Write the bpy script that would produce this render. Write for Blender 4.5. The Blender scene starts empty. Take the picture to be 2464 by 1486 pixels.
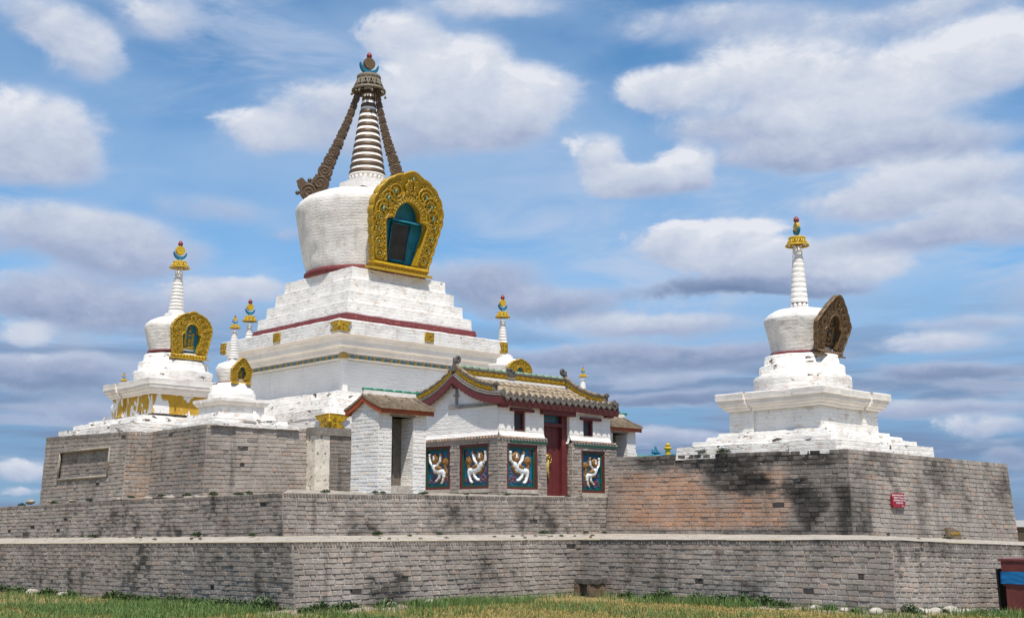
import bpy, bmesh, math, random
from math import sin, cos, pi, radians, sqrt, atan2
from mathutils import Vector, noise, Matrix
random.seed(7)
scene = bpy.context.scene
COL = scene.collection

# ------------------------------------------------------------------ camera
HEAD = radians(46.5)            # heading measured from +X (walls run along X and Y)
PITCH = radians(8.6585)
cam_d = bpy.data.cameras.new("camera")
cam = bpy.data.objects.new("camera", cam_d); COL.objects.link(cam)
cam.location = (0, 0, 1.65)
cam.rotation_euler = (pi/2 + PITCH, 0, HEAD - pi/2)
cam_d.sensor_width = 36.0
cam_d.lens = 2850/2464*36.0
cam_d.shift_y = 78/2464
cam_d.clip_start = 0.1; cam_d.clip_end = 6000
scene.camera = cam

# ------------------------------------------------------------------ light
SUN_EL = radians(64.5); SUN_A = radians(33.5)
TO_SUN = Vector((-sin(SUN_A)*cos(SUN_EL), -cos(SUN_A)*cos(SUN_EL), sin(SUN_EL)))
sd = bpy.data.lights.new("sun", 'SUN'); sd.energy = 4.6; sd.angle = radians(0.55); sd.color = (1.0, 0.945, 0.865)
so = bpy.data.objects.new("sun", sd); COL.objects.link(so)
so.rotation_euler = TO_SUN.to_track_quat('Z', 'Y').to_euler()
vs = scene.view_settings
vs.view_transform = 'Standard'; vs.look = 'None'; vs.exposure = 0.13; vs.gamma = 1.0; vs.use_curve_mapping = False

# ------------------------------------------------------------------ node helper
class NT:
    def __init__(s, tree): s.t = tree; s.n = tree.nodes; s.l = tree.links
    def add(s, typ, **kw):
        nd = s.n.new(typ)
        for k, v in kw.items():
            if k.startswith('i_'):
                s.put(nd.inputs[k[2:]], v)
            else: setattr(nd, k, v)
        return nd
    def put(s, sock, v):
        if isinstance(v, bpy.types.NodeSocket): s.l.new(v, sock)
        elif isinstance(v, bpy.types.Node): s.l.new(v.outputs[0], sock)
        else: sock.default_value = v
    def math(s, op, a, b=0.0, c=0.0, clamp=False):
        nd = s.n.new('ShaderNodeMath'); nd.operation = op; nd.use_clamp = clamp
        s.put(nd.inputs[0], a); s.put(nd.inputs[1], b); s.put(nd.inputs[2], c)
        return nd.outputs[0]
    def noise(s, vec, scale, detail=4, rough=0.55, dist=0.0):
        nd = s.n.new('ShaderNodeTexNoise'); s.l.new(vec, nd.inputs['Vector'])
        nd.inputs['Scale'].default_value = scale; nd.inputs['Detail'].default_value = detail
        nd.inputs['Roughness'].default_value = rough; nd.inputs['Distortion'].default_value = dist
        return nd.outputs['Fac']
    def ramp(s, fac, stops, mode='LINEAR'):
        nd = s.n.new('ShaderNodeValToRGB'); s.put(nd.inputs[0], fac)
        cr = nd.color_ramp; cr.interpolation = mode
        while len(cr.elements) < len(stops): cr.elements.new(0.5)
        for e, (p, c) in zip(cr.elements, stops):
            e.position = p; e.color = (c, c, c, 1) if isinstance(c, (int, float)) else (*c, 1)
        return nd.outputs[0]
    def smooth(s, v, lo, hi):
        nd = s.n.new('ShaderNodeMapRange'); nd.interpolation_type = 'SMOOTHSTEP'
        s.put(nd.inputs['Value'], v); nd.inputs['From Min'].default_value = lo; nd.inputs['From Max'].default_value = hi
        return nd.outputs[0]
    def mix(s, fac, a, b, blend='MIX'):
        nd = s.n.new('ShaderNodeMix'); nd.data_type = 'RGBA'; nd.blend_type = blend
        s.put(nd.inputs[0], fac)
        for sock, v in ((nd.inputs[6], a), (nd.inputs[7], b)):
            if isinstance(v, tuple): v = (*v, 1) if len(v) == 3 else v
            s.put(sock, v)
        return nd.outputs[2]
    def mapv(s, vec, scale=(1, 1, 1), loc=(0, 0, 0)):
        nd = s.n.new('ShaderNodeMapping'); s.l.new(vec, nd.inputs[0])
        nd.inputs['Scale'].default_value = scale; nd.inputs['Location'].default_value = loc
        return nd.outputs[0]

# ------------------------------------------------------------------ sky (Nishita + clouds placed by compass direction)
world = bpy.data.worlds.new("World"); scene.world = world; world.use_nodes = True
W = NT(world.node_tree); W.n.clear()
sky = W.add('ShaderNodeTexSky'); sky.sky_type = 'NISHITA'; sky.sun_disc = False
sky.sun_elevation = SUN_EL; sky.sun_rotation = atan2(TO_SUN.x, TO_SUN.y)
sky.altitude = 1500; sky.air_density = 1.0; sky.dust_density = 0.25; sky.ozone_density = 2.5
geo = W.add('ShaderNodeNewGeometry')
inc = geo.outputs['Incoming']
neg = W.add('ShaderNodeVectorMath', operation='SCALE'); W.l.new(inc, neg.inputs[0]); neg.inputs['Scale'].default_value = -1.0
sep = W.add('ShaderNodeSeparateXYZ'); W.l.new(neg.outputs[0], sep.inputs[0])
# azimuth (deg, positive to the right of the heading) and elevation (deg)
az = W.math('MULTIPLY', W.math('ARCTAN2', sep.outputs[1], sep.outputs[0]), -180/pi)
az = W.math('ADD', az, math.degrees(HEAD))
el = W.math('MULTIPLY', W.math('ARCSINE', sep.outputs[2]), 180/pi)
cb = W.add('ShaderNodeCombineXYZ'); W.put(cb.inputs[0], az); W.put(cb.inputs[1], el)
ae = cb.outputs[0]
n1 = W.noise(W.mapv(ae, (0.09, 0.16, 1)), 1.0, 7, 0.56, 0.35)
n2 = W.noise(W.mapv(ae, (0.30, 0.5, 1), (31, 7, 2)), 1.0, 6, 0.62, 0.3)
n3 = W.noise(W.mapv(ae, (0.045, 0.09, 1), (11, 3, 5)), 1.0, 5, 0.5, 0.2)
n4 = W.noise(W.mapv(ae, (0.9, 1.5, 1), (5, 17, 2)), 1.0, 6, 0.6, 0.2)
puff = W.math('ADD', W.math('MULTIPLY', W.math('SUBTRACT', n1, 0.5), 1.5), W.math('ADD', W.math('MULTIPLY', W.math('SUBTRACT', n2, 0.5), 0.9), W.math('MULTIPLY', W.math('SUBTRACT', n4, 0.5), 0.30)))
#CLOUDS
def px2ae(x, y):
    a = (x - 1232)/2850; t = (821 - y)/2850
    F = cos(PITCH) - t*sin(PITCH); z = sin(PITCH) + t*cos(PITCH)
    r = sqrt(a*a + F*F)
    return math.degrees(atan2(a, F)), math.degrees(atan2(z, r))
CL = [ # x, y, half-width, half-height (pixels of a 2464-wide view, turned into sky angles), tone, strength
 (950, 85, 110, 75, .86, 1.0), (1100, 140, 130, 80, .92, 1.1), (1050, 225, 240, 95, .84, 1.1), (1250, 225, 160, 85, .88, 1.1), (1150, 300, 230, 60, .62, .9), (640, 315, 140, 55, .80, .9), (790, 260, 180, 80, .74, .8), (960, 350, 260, 45, .58, .6),
 (1880, 170, 280, 95, .86, 1.0), (1590, 225, 130, 65, .84, 1.0), (2050, 255, 330, 100, .84, 1.0), (2260, 155, 250, 85, .90, 1.1), (2420, 130, 140, 90, .88, 1.0), (2180, 340, 330, 55, .60, .9), (1900, 375, 200, 45, .56, .8), (1780, 305, 230, 65, .68, .8), (2250, 30, 330, 55, .72, .55), (1750, 60, 330, 60, .70, .5), (1180, 10, 200, 30, .78, .6),
 (1435, 370, 80, 60, .82, .9), (1520, 425, 130, 48, .82, 1.0), (1645, 408, 90, 55, .92, 1.1), (1580, 450, 170, 40, .60, .7),
 (2260, 430, 270, 75, .80, 1.0), (2090, 480, 200, 55, .74, .9), (2370, 530, 220, 65, .66, .9), (2130, 575, 230, 40, .55, .7),
 (1620, 595, 120, 55, .80, 1.0), (1750, 605, 190, 75, .80, 1.1), (1900, 630, 220, 65, .78, 1.0), (2090, 640, 140, 50, .80, .9), (1650, 545, 70, 14, 1.1, .9), (1800, 540, 115, 26, 1.15, 1.1), (1760, 700, 250, 34, .20, 1.0), (1960, 705, 200, 24, .34, .7),
 (90, 300, 170, 100, .82, 1.0), (70, 385, 210, 80, .70, 1.0), (205, 105, 130, 80, .76, .8), (110, 40, 150, 70, .70, .7), (380, 30, 110, 55, .74, .6),
 (140, 560, 240, 80, .60, .85), (310, 610, 210, 90, .58, .85), (540, 705, 150, 34, .84, .9), (60, 790, 100, 32, .84, .9), (100, 700, 200, 60, .50, .8), (330, 750, 340, 60, .48, .8), (620, 690, 90, 26, .76, .6),
 (1150, 670, 190, 65, .44, .75), (1320, 730, 240, 50, .42, .7), (1480, 785, 260, 34, .72, .7), (1380, 850, 330, 30, .40, .7), (2260, 825, 150, 34, .76, .8), (1700, 870, 420, 34, .36, .8), (2280, 900, 260, 30, .30, .8), (2330, 770, 200, 30, .6, .6), (1650, 800, 250, 30, .55, .5), (760, 560, 120, 40, .5, .3), (500, 500, 200, 50, .55, .4),
 (120, 900, 260, 50, .30, .8), (160, 860, 220, 26, .60, .5), (250, 985, 260, 40, .40, .6), (60, 1120, 110, 26, .74, .8), (60, 1165, 60, 12, .7, .6), (2260, 990, 320, 24, .50, .7), (1620, 960, 300, 24, .26, .8), (1620, 1050, 220, 26, .55, .7), (2370, 1035, 110, 34, .70, .8), (1600, 915, 260, 18, .55, .5), (2420, 1110, 100, 30, .30, .6)]
cur = W.mix(1.0, sky.outputs[0], (0.80, 1.30, 1.46), 'MULTIPLY')
# thin high veil
veil = W.math('MULTIPLY', W.smooth(n3, 0.34, 0.64), 0.60)
veil = W.math('MAXIMUM', veil, W.math('MULTIPLY', W.smooth(el, 17.5, 8.0), 0.34))
cur = W.mix(veil, cur, (3.85, 5.3, 7.4))
w1 = W.noise(W.mapv(ae, (0.10, 0.30, 1), (41, 5, 3)), 1.0, 9, 0.62, 0.9)
w2 = W.noise(W.mapv(ae, (0.05, 0.08, 1), (1, 55, 3)), 1.0, 3, 0.5, 0.2)
wisp = W.math('MULTIPLY', W.math('MULTIPLY', W.smooth(w1, 0.42, 0.68), W.smooth(w2, 0.36, 0.58)), 0.75)
cur = W.mix(wisp, cur, (5.0, 5.75, 7.3))
low = W.smooth(el, 12.5, 3.0)
cur = W.mix(W.math('MULTIPLY', low, 0.80), cur, (1.55, 2.60, 4.55))
band = W.noise(W.mapv(ae, (0.06, 0.55, 1), (3, 9, 0)), 1.0, 6, 0.58, 0.5)
bandm = W.math('MULTIPLY', W.math('MULTIPLY', W.smooth(band, 0.42, 0.58), W.smooth(el, 11.5, 6.5)), 0.74)
cur = W.mix(bandm, cur, (1.75, 2.45, 4.0))
band2 = W.noise(W.mapv(ae, (0.08, 0.62, 1), (13, 29, 0)), 1.0, 6, 0.6, 0.5)
bandm2 = W.math('MULTIPLY', W.math('MULTIPLY', W.smooth(band2, 0.50, 0.66), W.smooth(el, 11.5, 5.0)), 0.70)
cur = W.mix(bandm2, cur, (4.0, 4.6, 6.1))
# cloud masses: a smooth union of lobes, broken up by turbulence
wz = W.math('MULTIPLY', W.math('SUBTRACT', n2, 0.5), 4.2)
azw = W.math('ADD', az, wz)
elw = W.math('ADD', el, W.math('MULTIPLY', W.math('SUBTRACT', n1, 0.5), 2.6))
D = None; S = None
for (x, y, hw, hh, tone, st) in CL:
    a0, e0 = px2ae(x, y); a1, _ = px2ae(x+hw, y); _, e1 = px2ae(x, y-hh)
    wa, we = abs(a1-a0)*1.28, abs(e1-e0)*1.28
    u = W.math('MULTIPLY', W.math('SUBTRACT', azw, a0), 1/wa)
    v = W.math('MULTIPLY', W.math('SUBTRACT', elw, e0), 1/we)
    d = W.math('ADD', W.math('MULTIPLY', u, u), W.math('MULTIPLY', v, v))
    q = W.math('SUBTRACT', 1.0, d, clamp=True)
    w = W.math('MULTIPLY', W.math('MULTIPLY', q, q), st)
    sh = W.math('MULTIPLY', w, W.math('ADD', W.math('MULTIPLY', v, 0.34), tone))
    D = w if D is None else W.math('ADD', D, w)
    S = sh if S is None else W.math('ADD', S, sh)
Sn = W.math('DIVIDE', S, W.math('MAXIMUM', D, 0.0001))
turb = W.math('ADD', W.math('MULTIPLY', W.math('SUBTRACT', n2, 0.5), 0.80), W.math('MULTIPLY', W.math('SUBTRACT', n4, 0.5), 0.42))
n5 = W.noise(W.mapv(ae, (2.2, 3.4, 1), (7, 1, 9)), 1.0, 5, 0.6, 0.3)
turb = W.math('ADD', turb, W.math('MULTIPLY', W.math('SUBTRACT', n5, 0.5), 0.22))
f = W.math('ADD', D, W.math('MULTIPLY', turb, W.smooth(D, 0.0, 0.35)))
halo_ = W.math('MULTIPLY', W.smooth(W.math('ADD', D, W.math('MULTIPLY', W.math('SUBTRACT', n1, 0.5), 0.5)), 0.0, 0.55), 0.60)
alpha = W.math('MULTIPLY', W.smooth(f, 0.06, 0.74), 0.93)
det = W.math('ADD', W.math('MULTIPLY', W.math('SUBTRACT', n2, 0.5), 0.60), W.math('MULTIPLY', W.math('SUBTRACT', n4, 0.5), 0.22))
tone_ = W.math('ADD', Sn, det)
cur = W.mix(halo_, cur, (4.6, 5.45, 7.1))
c = W.ramp(tone_, [(0.0, (.135, .20, .345)), (0.30, (.225, .295, .455)), (0.52, (.37, .425, .58)), (0.76, (.52, .575, .69)), (0.95, (.66, .69, .76)), (1.0, (.74, .755, .81))])
cur = W.mix(alpha, cur, W.mix(1.0, c, (10.2, 10.2, 10.2), 'MULTIPLY'))
bg = W.add('ShaderNodeBackground'); W.put(bg.inputs[0], cur); bg.inputs[1].default_value = 0.098
wo = W.add('ShaderNodeOutputWorld'); W.l.new(bg.outputs[0], wo.inputs[0])
world.cycles.sampling_method = 'MANUAL'; world.cycles.sample_map_resolution = 512

# ------------------------------------------------------------------ materials
MATS = {}
def newmat(name):
    m = bpy.data.materials.new(name); m.use_nodes = True
    t = NT(m.node_tree); p = m.node_tree.nodes['Principled BSDF']
    MATS[name] = m
    g = t.add('ShaderNodeTexCoord').outputs['Object']
    return m, t, p, g
def bump(t, p, h, strength, dist):
    b = t.add('ShaderNodeBump'); t.put(b.inputs['Height'], h); b.inputs['Strength'].default_value = strength
    b.inputs['Distance'].default_value = dist; t.l.new(b.outputs[0], p.inputs['Normal']); return b
def paint(name, base, rough=0.6, var=0.18, metal=0.0, wear=None, bstr=0.3, scale=9.0, wamt=0.62):
    m, t, p, g = newmat(name)
    n = t.noise(g, scale, 5, 0.6); k = t.ramp(n, [(0.3, 1-var), (0.7, 1+var*0.5)])
    c = t.mix(1.0, (*base, 1), k, 'MULTIPLY')
    if wear:
        w = t.smooth(t.noise(g, scale*2.2, 6, 0.7), wamt, wamt+0.06)
        c = t.mix(w, c, wear)
    t.put(p.inputs['Base Color'], c); p.inputs['Roughness'].default_value = rough; p.inputs['Metallic'].default_value = metal
    bump(t, p, t.noise(g, scale*4, 4, 0.6), bstr, 0.01)
    return m
def brickmat(name, so=.72, pl=.45, con=1.0):
    m, t, p, g = newmat(name)
    at = t.add('ShaderNodeAttribute'); at.attribute_name = 'tint'
    n = t.noise(g, 2.3, 6, 0.62); n2 = t.noise(g, 22, 5, 0.7); n3 = t.noise(g, 70, 3, 0.7)
    st = t.noise(t.mapv(g, (1, 1, 0.22)), 2.2, 6, 0.65, 0.4)
    c = t.mix(1.0, at.outputs['Color'], t.ramp(n, [(0.25, 1-.20*con), (0.75, 1+.18*con)]), 'MULTIPLY')
    c = t.mix(1.0, c, t.ramp(n2, [(0.28, 1-.28*con), (0.5, 1.0), (0.72, 1+.25*con)]), 'MULTIPLY')
    big = t.noise(t.mapv(g, (1, 1, 0.55), (5, 1, 8)), 0.55, 5, 0.6, 0.3)
    c = t.mix(1.0, c, t.ramp(big, [(0.32, 1-.22*con), (0.68, 1+.16*con)]), 'MULTIPLY')
    soot = t.math('MULTIPLY', t.smooth(st, 0.56, 0.72), t.smooth(n2, 0.30, 0.6))
    c = t.mix(t.math('MULTIPLY', soot, so), c, (0.055, 0.048, 0.045))
    pale = t.math('MULTIPLY', t.smooth(t.noise(t.mapv(g, (1, 1, 1.6), (9, 2, 4)), 6, 6, 0.7), 0.60, 0.70), pl)
    c = t.mix(pale, c, (0.56, 0.51, 0.455))
    t.put(p.inputs['Base Color'], c); p.inputs['Roughness'].default_value = 0.95
    bump(t, p, t.math('ADD', n2, t.math('MULTIPLY', n3, 0.5)), 0.85, 0.012)
    return m
brickmat('grey_brick')
brickmat('limed_brick', so=.08, pl=.0, con=.22)
def whitemat(name, peel=0.70, peach=0.62, course=0.095, cb_=0.6, base=(0.83, 0.815, 0.785), grime=0.12, peelc=(0.10, 0.075, 0.06), rs=0.30, gv=0.26):
    m, t, p, g = newmat(name)
    sp = t.add('ShaderNodeSeparateXYZ'); t.l.new(g, sp.inputs[0])
    warp = t.math('MULTIPLY', t.math('SUBTRACT', t.noise(t.mapv(g, (1, 1, .6)), 3.0, 4, 0.6), 0.5), 0.07)
    zz = t.math('MULTIPLY', t.math('ADD', sp.outputs[2], warp), 1/course)
    fr = t.math('ABSOLUTE', t.math('SUBTRACT', t.math('FRACT', zz), 0.5))
    groove = t.smooth(fr, 0.34, 0.5)
    lum = t.noise(t.mapv(g, (1, 1, 2.4)), 9.0, 6, 0.62)
    lum2 = t.noise(t.mapv(g, (1, 1, 2.0)), 3.2, 4, 0.6)
    gvis = t.math('MULTIPLY', groove, t.smooth(lum2, 0.30, 0.62))
    h = t.math('SUBTRACT', t.math('ADD', lum, t.math('MULTIPLY', lum2, 1.4)), t.math('MULTIPLY', gvis, 0.45))
    c = t.mix(1.0, (*base, 1), t.ramp(t.noise(g, 1.4, 5, 0.6), [(0.3, 1-grime), (0.65, 1.03)]), 'MULTIPLY')
    c = t.mix(t.math('MULTIPLY', gvis, gv), c, (0.42, 0.37, 0.32))
    pe = t.math('MULTIPLY', t.smooth(t.noise(t.mapv(g, (1, 1, 2.2), (4, 8, 1)), 3.6, 6, 0.66), peach, peach+0.09), 0.75)
    c = t.mix(pe, c, (0.62, 0.50, 0.41))
    rain = t.noise(t.mapv(g, (1, 1, 0.16), (2, 6, 1)), 3.4, 6, 0.7)
    c = t.mix(t.math('MULTIPLY', t.smooth(rain, 0.52, 0.72), rs), c, (0.40, 0.375, 0.35))
    dk = t.smooth(t.noise(t.mapv(g, (1, 1, 2.8), (14, 3, 7)), 2.2, 7, 0.68), peel, peel+0.025)
    c = t.mix(dk, c, peelc)
    t.put(p.inputs['Base Color'], c); p.inputs['Roughness'].default_value = 0.9
    p.inputs['Specular IOR Level'].default_value = 0.25
    bump(t, p, t.math('SUBTRACT', h, t.math('MULTIPLY', dk, 0.6)), cb_, 0.028)
    return m
whitemat('white_wash', peel=0.665, peach=0.55, gv=.14, cb_=.5, base=(0.85, 0.815, 0.76))
whitemat('white_wash_worn', peel=0.60, peach=0.54, grime=0.2, rs=.4, gv=.16, cb_=.55, base=(0.85, 0.815, 0.76))
whitemat('white_wash_dome', peel=0.67, peach=0.58, cb_=0.62, base=(0.83, 0.785, 0.73), grime=0.20, rs=.5, gv=.05)
whitemat('white_wash_clean', peel=0.80, peach=0.68, cb_=0.5, course=0.11, base=(0.86, 0.82, 0.765), grime=0.07, rs=.12, gv=.12)
whitemat('white_wash_brick', peel=0.82, peach=0.61, cb_=1.0, course=0.085, base=(0.84, 0.81, 0.765))
whitemat('cornice_wash', peel=0.80, peach=0.63, cb_=0.35, course=0.5, base=(0.83, 0.775, 0.71))
paint('gold_paint', (0.46, 0.275, 0.008), 0.36, 0.28, 0.0, (0.13, 0.075, 0.008), 0.5, 10, 0.70)
paint('yellow_paint', (0.58, 0.37, 0.015), 0.5, 0.15, 0.0, (0.25, 0.14, 0.02), 0.3, 10, 0.70)
paint('old_yellow', (0.52, 0.315, 0.035), 0.7, 0.2, 0.0, (0.55, 0.50, 0.42), 0.4, 12, 0.60)
paint('bronze', (0.185, 0.112, 0.052), 0.42, 0.3, 0.25, (0.34, 0.23, 0.10), 0.6, 14, 0.66)
paint('prop_bronze', (0.120, 0.072, 0.036), 0.45, 0.3, 0.2, (0.24, 0.155, 0.07), 0.6, 14, 0.66)
paint('dark_bronze', (0.06, 0.055, 0.05), 0.5, 0.3, 0.2, None, 0.6, 14)
paint('weathered_bronze', (0.20, 0.165, 0.115), 0.75, 0.3, 0.1, (0.36, 0.31, 0.24), 0.6, 14, 0.6)
paint('maroon_paint', (0.135, 0.022, 0.022), 0.55, 0.18, 0.0, (0.30, 0.10, 0.07), 0.3, 6, 0.72)
paint('maroon_band', (0.165, 0.028, 0.030), 0.8, 0.25, 0.0, (0.62, 0.30, 0.19), 0.8, 9, 0.60)
paint('jewel_red', (0.27, 0.03, 0.04), 0.45, 0.2)
paint('teal_paint', (0.005, 0.15, 0.25), 0.5, 0.2, 0.0, (0.01, 0.22, 0.33), 0.2, 7, 0.68)
paint('niche_teal', (0.012, 0.215, 0.30), 0.55, 0.35, 0.0, (0.02, 0.10, 0.14), 0.3, 3, 0.60)
paint('panel_blue', (0.005, 0.15, 0.29), 0.5, 0.2, 0.0, (0.02, 0.17, 0.25), 0.2, 8, 0.66)
paint('frame_green', (0.012, 0.085, 0.050), 0.5, 0.2, 0.0, (0.16, 0.20, 0.14), 0.2, 8, 0.62)
paint('glaze_green', (0.02, 0.235, 0.13), 0.3, 0.3, 0.0, (0.36, 0.33, 0.27), 0.4, 12, 0.64)
paint('pale_glaze', (0.20, 0.36, 0.21), 0.45, 0.35, 0.0, (0.38, 0.30, 0.20), 0.4, 7, 0.52)
paint('relief_white', (0.78, 0.80, 0.79), 0.5, 0.1, 0.0, (0.45, 0.45, 0.44), 0.5, 20, 0.66)
paint('relief_brown', (0.26, 0.125, 0.028), 0.5, 0.3, 0.0, None, 0.5, 20)
paint('relief_pink', (0.30, 0.075, 0.10), 0.55, 0.3, 0.0, None, 0.5, 20)
paint('mouth_dark', (0.04, 0.012, 0.01), 0.6, 0.2)
paint('orange_paint', (0.36, 0.068, 0.015), 0.7, 0.35, 0.0, (0.16, 0.10, 0.07), 0.6, 9, 0.56)
paint('tile_tan', (0.42, 0.32, 0.205), 0.85, 0.45, 0.0, (0.15, 0.125, 0.10), 0.9, 6, 0.55)
paint('tile_brown', (0.30, 0.225, 0.15), 0.9, 0.4, 0.0, (0.13, 0.11, 0.09), 0.9, 5, 0.54)
paint('tile_grey', (0.155, 0.135, 0.115), 0.85, 0.35, 0.0, (0.34, 0.31, 0.27), 0.8, 12, 0.60)
paint('dark_stone', (0.10, 0.09, 0.08), 0.9, 0.35, 0.0, (0.30, 0.29, 0.27), 0.9, 9, 0.60)
paint('pale_stone', (0.50, 0.45, 0.385), 0.95, 0.3, 0.0, (0.25, 0.22, 0.19), 1.0, 7, 0.60)
paint('rubble', (0.36, 0.31, 0.25), 0.98, 0.3, 0.0, (0.16, 0.14, 0.08), 1.0, 5, 0.56)
paint('path_soil', (0.34, 0.27, 0.20), 0.98, 0.3, 0.0, (0.20, 0.165, 0.10), 1.0, 4, 0.52)
paint('cream_render', (0.74, 0.67, 0.56), 0.95, 0.22, 0.0, (0.20, 0.18, 0.15), 1.0, 4, 0.56)
paint('grey_render', (0.245, 0.215, 0.185), 0.95, 0.3, 0.0, (0.60, 0.55, 0.47), 1.0, 7, 0.62)
paint('old_wood', (0.16, 0.135, 0.11), 0.85, 0.35, 0.0, (0.28, 0.25, 0.21), 0.6, 7, 0.60)
paint('grey_wood', (0.30, 0.275, 0.25), 0.85, 0.35, 0.0, (0.14, 0.12, 0.10), 0.6, 7, 0.60)
paint('sign_red', (0.33, 0.008, 0.028), 0.45, 0.1)
paint('sign_white', (0.78, 0.72, 0.72), 0.5, 0.05)
paint('kiosk_red', (0.155, 0.035, 0.03), 0.6, 0.25, 0.0, (0.22, 0.07, 0.055), 0.5, 6, 0.66)
paint('sash_blue', (0.004, 0.15, 0.38), 0.45, 0.15)
paint('dark_panel', (0.018, 0.018, 0.022), 0.6, 0.2)
paint('brass', (0.42, 0.27, 0.07), 0.35, 0.3, 0.6)
paint('scarf_yellow', (0.50, 0.37, 0.09), 0.8, 0.25)
paint('brown_boulder', (0.17, 0.12, 0.075), 0.9, 0.3, 0.0, (0.07, 0.05, 0.035), 0.9, 9, 0.6)
paint('far_brick', (0.14, 0.10, 0.07), 0.9, 0.3)
paint('far_white', (0.80, 0.79, 0.78), 0.9, 0.05)
paint('gem_green', (0.18, 0.38, 0.30), 0.2, 0.3)
paint('frieze_blue', (0.09, 0.225, 0.27), 0.6, 0.3, 0.0, (0.5, 0.5, 0.46), 0.5, 14, 0.64)
paint('frieze_yellow', (0.42, 0.275, 0.06), 0.6, 0.3, 0.0, (0.55, 0.5, 0.42), 0.5, 14, 0.66)
paint('ink', (0.03, 0.03, 0.03), 0.7, 0.1)
paint('leaf_dark', (0.045, 0.085, 0.028), 0.7, 0.35)
paint('leaf_mid', (0.085, 0.13, 0.035), 0.7, 0.35)
paint('petal', (0.75, 0.74, 0.66), 0.7, 0.1)
m, t, p, g = newmat('window_glass'); t.put(p.inputs['Base Color'], t.mix(1.0, (0.018, 0.018, 0.022, 1), t.ramp(t.noise(g, 3, 4), [(0.3, 0.4), (0.7, 1.8)]), 'MULTIPLY')); p.inputs['Roughness'].default_value = 0.38
m, t, p, g = newmat('patched_yellow')   # yellow wash with white patches where it has come off
sp_ = t.smooth(t.noise(t.mapv(g, (1.5, 1.5, 0.75), (3, 1, 2)), 2.5, 5, 0.55, 0.6), 0.475, 0.49)
c = t.mix(1.0, (0.55, 0.315, 0.03, 1), t.ramp(t.noise(g, 9, 5), [(0.3, 0.8), (0.7, 1.1)]), 'MULTIPLY')
t.put(p.inputs['Base Color'], t.mix(sp_, (0.82, 0.80, 0.77), c)); p.inputs['Roughness'].default_value = 0.9
bump(t, p, t.noise(t.mapv(g, (1, 1, 2.4)), 9, 6), 0.6, 0.02)
m, t, p, g = newmat('paving')
n = t.noise(g, 1.6, 6, 0.65); nn = t.noise(t.mapv(g, (1, 3, 1)), 8, 5, 0.65)
c = t.mix(1.0, (0.44, 0.39, 0.325, 1), t.ramp(n, [(0.3, 0.74), (0.7, 1.12)]), 'MULTIPLY')
c = t.mix(t.smooth(nn, 0.50, 0.64), c, (0.25, 0.21, 0.165))
t.put(p.inputs['Base Color'], c); p.inputs['Roughness'].default_value = 0.95
bump(t, p, nn, 0.9, 0.02)
m, t, p, g = newmat('ground_soil')
n = t.noise(g, 0.9, 6, 0.6, 0.3); nn = t.noise(g, 9, 6, 0.7)
c = t.ramp(n, [(0.36, (0.185, 0.155, 0.055)), (0.5, (0.30, 0.215, 0.075)), (0.62, (0.33, 0.235, 0.10)), (0.75, (0.27, 0.21, 0.145))])
c = t.mix(1.0, c, t.ramp(nn, [(0.3, 0.6), (0.7, 1.3)]), 'MULTIPLY')
t.put(p.inputs['Base Color'], c); p.inputs['Roughness'].default_value = 1.0
bump(t, p, nn, 0.9, 0.05)
def grassmat(name, cols):
    m, t, p, g = newmat(name)
    at = t.add('ShaderNodeAttribute'); at.attribute_name = 'tint'
    t.put(p.inputs['Base Color'], at.outputs['Color']); p.inputs['Roughness'].default_value = 0.75
    return m
grassmat('grass_blade', None)

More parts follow.
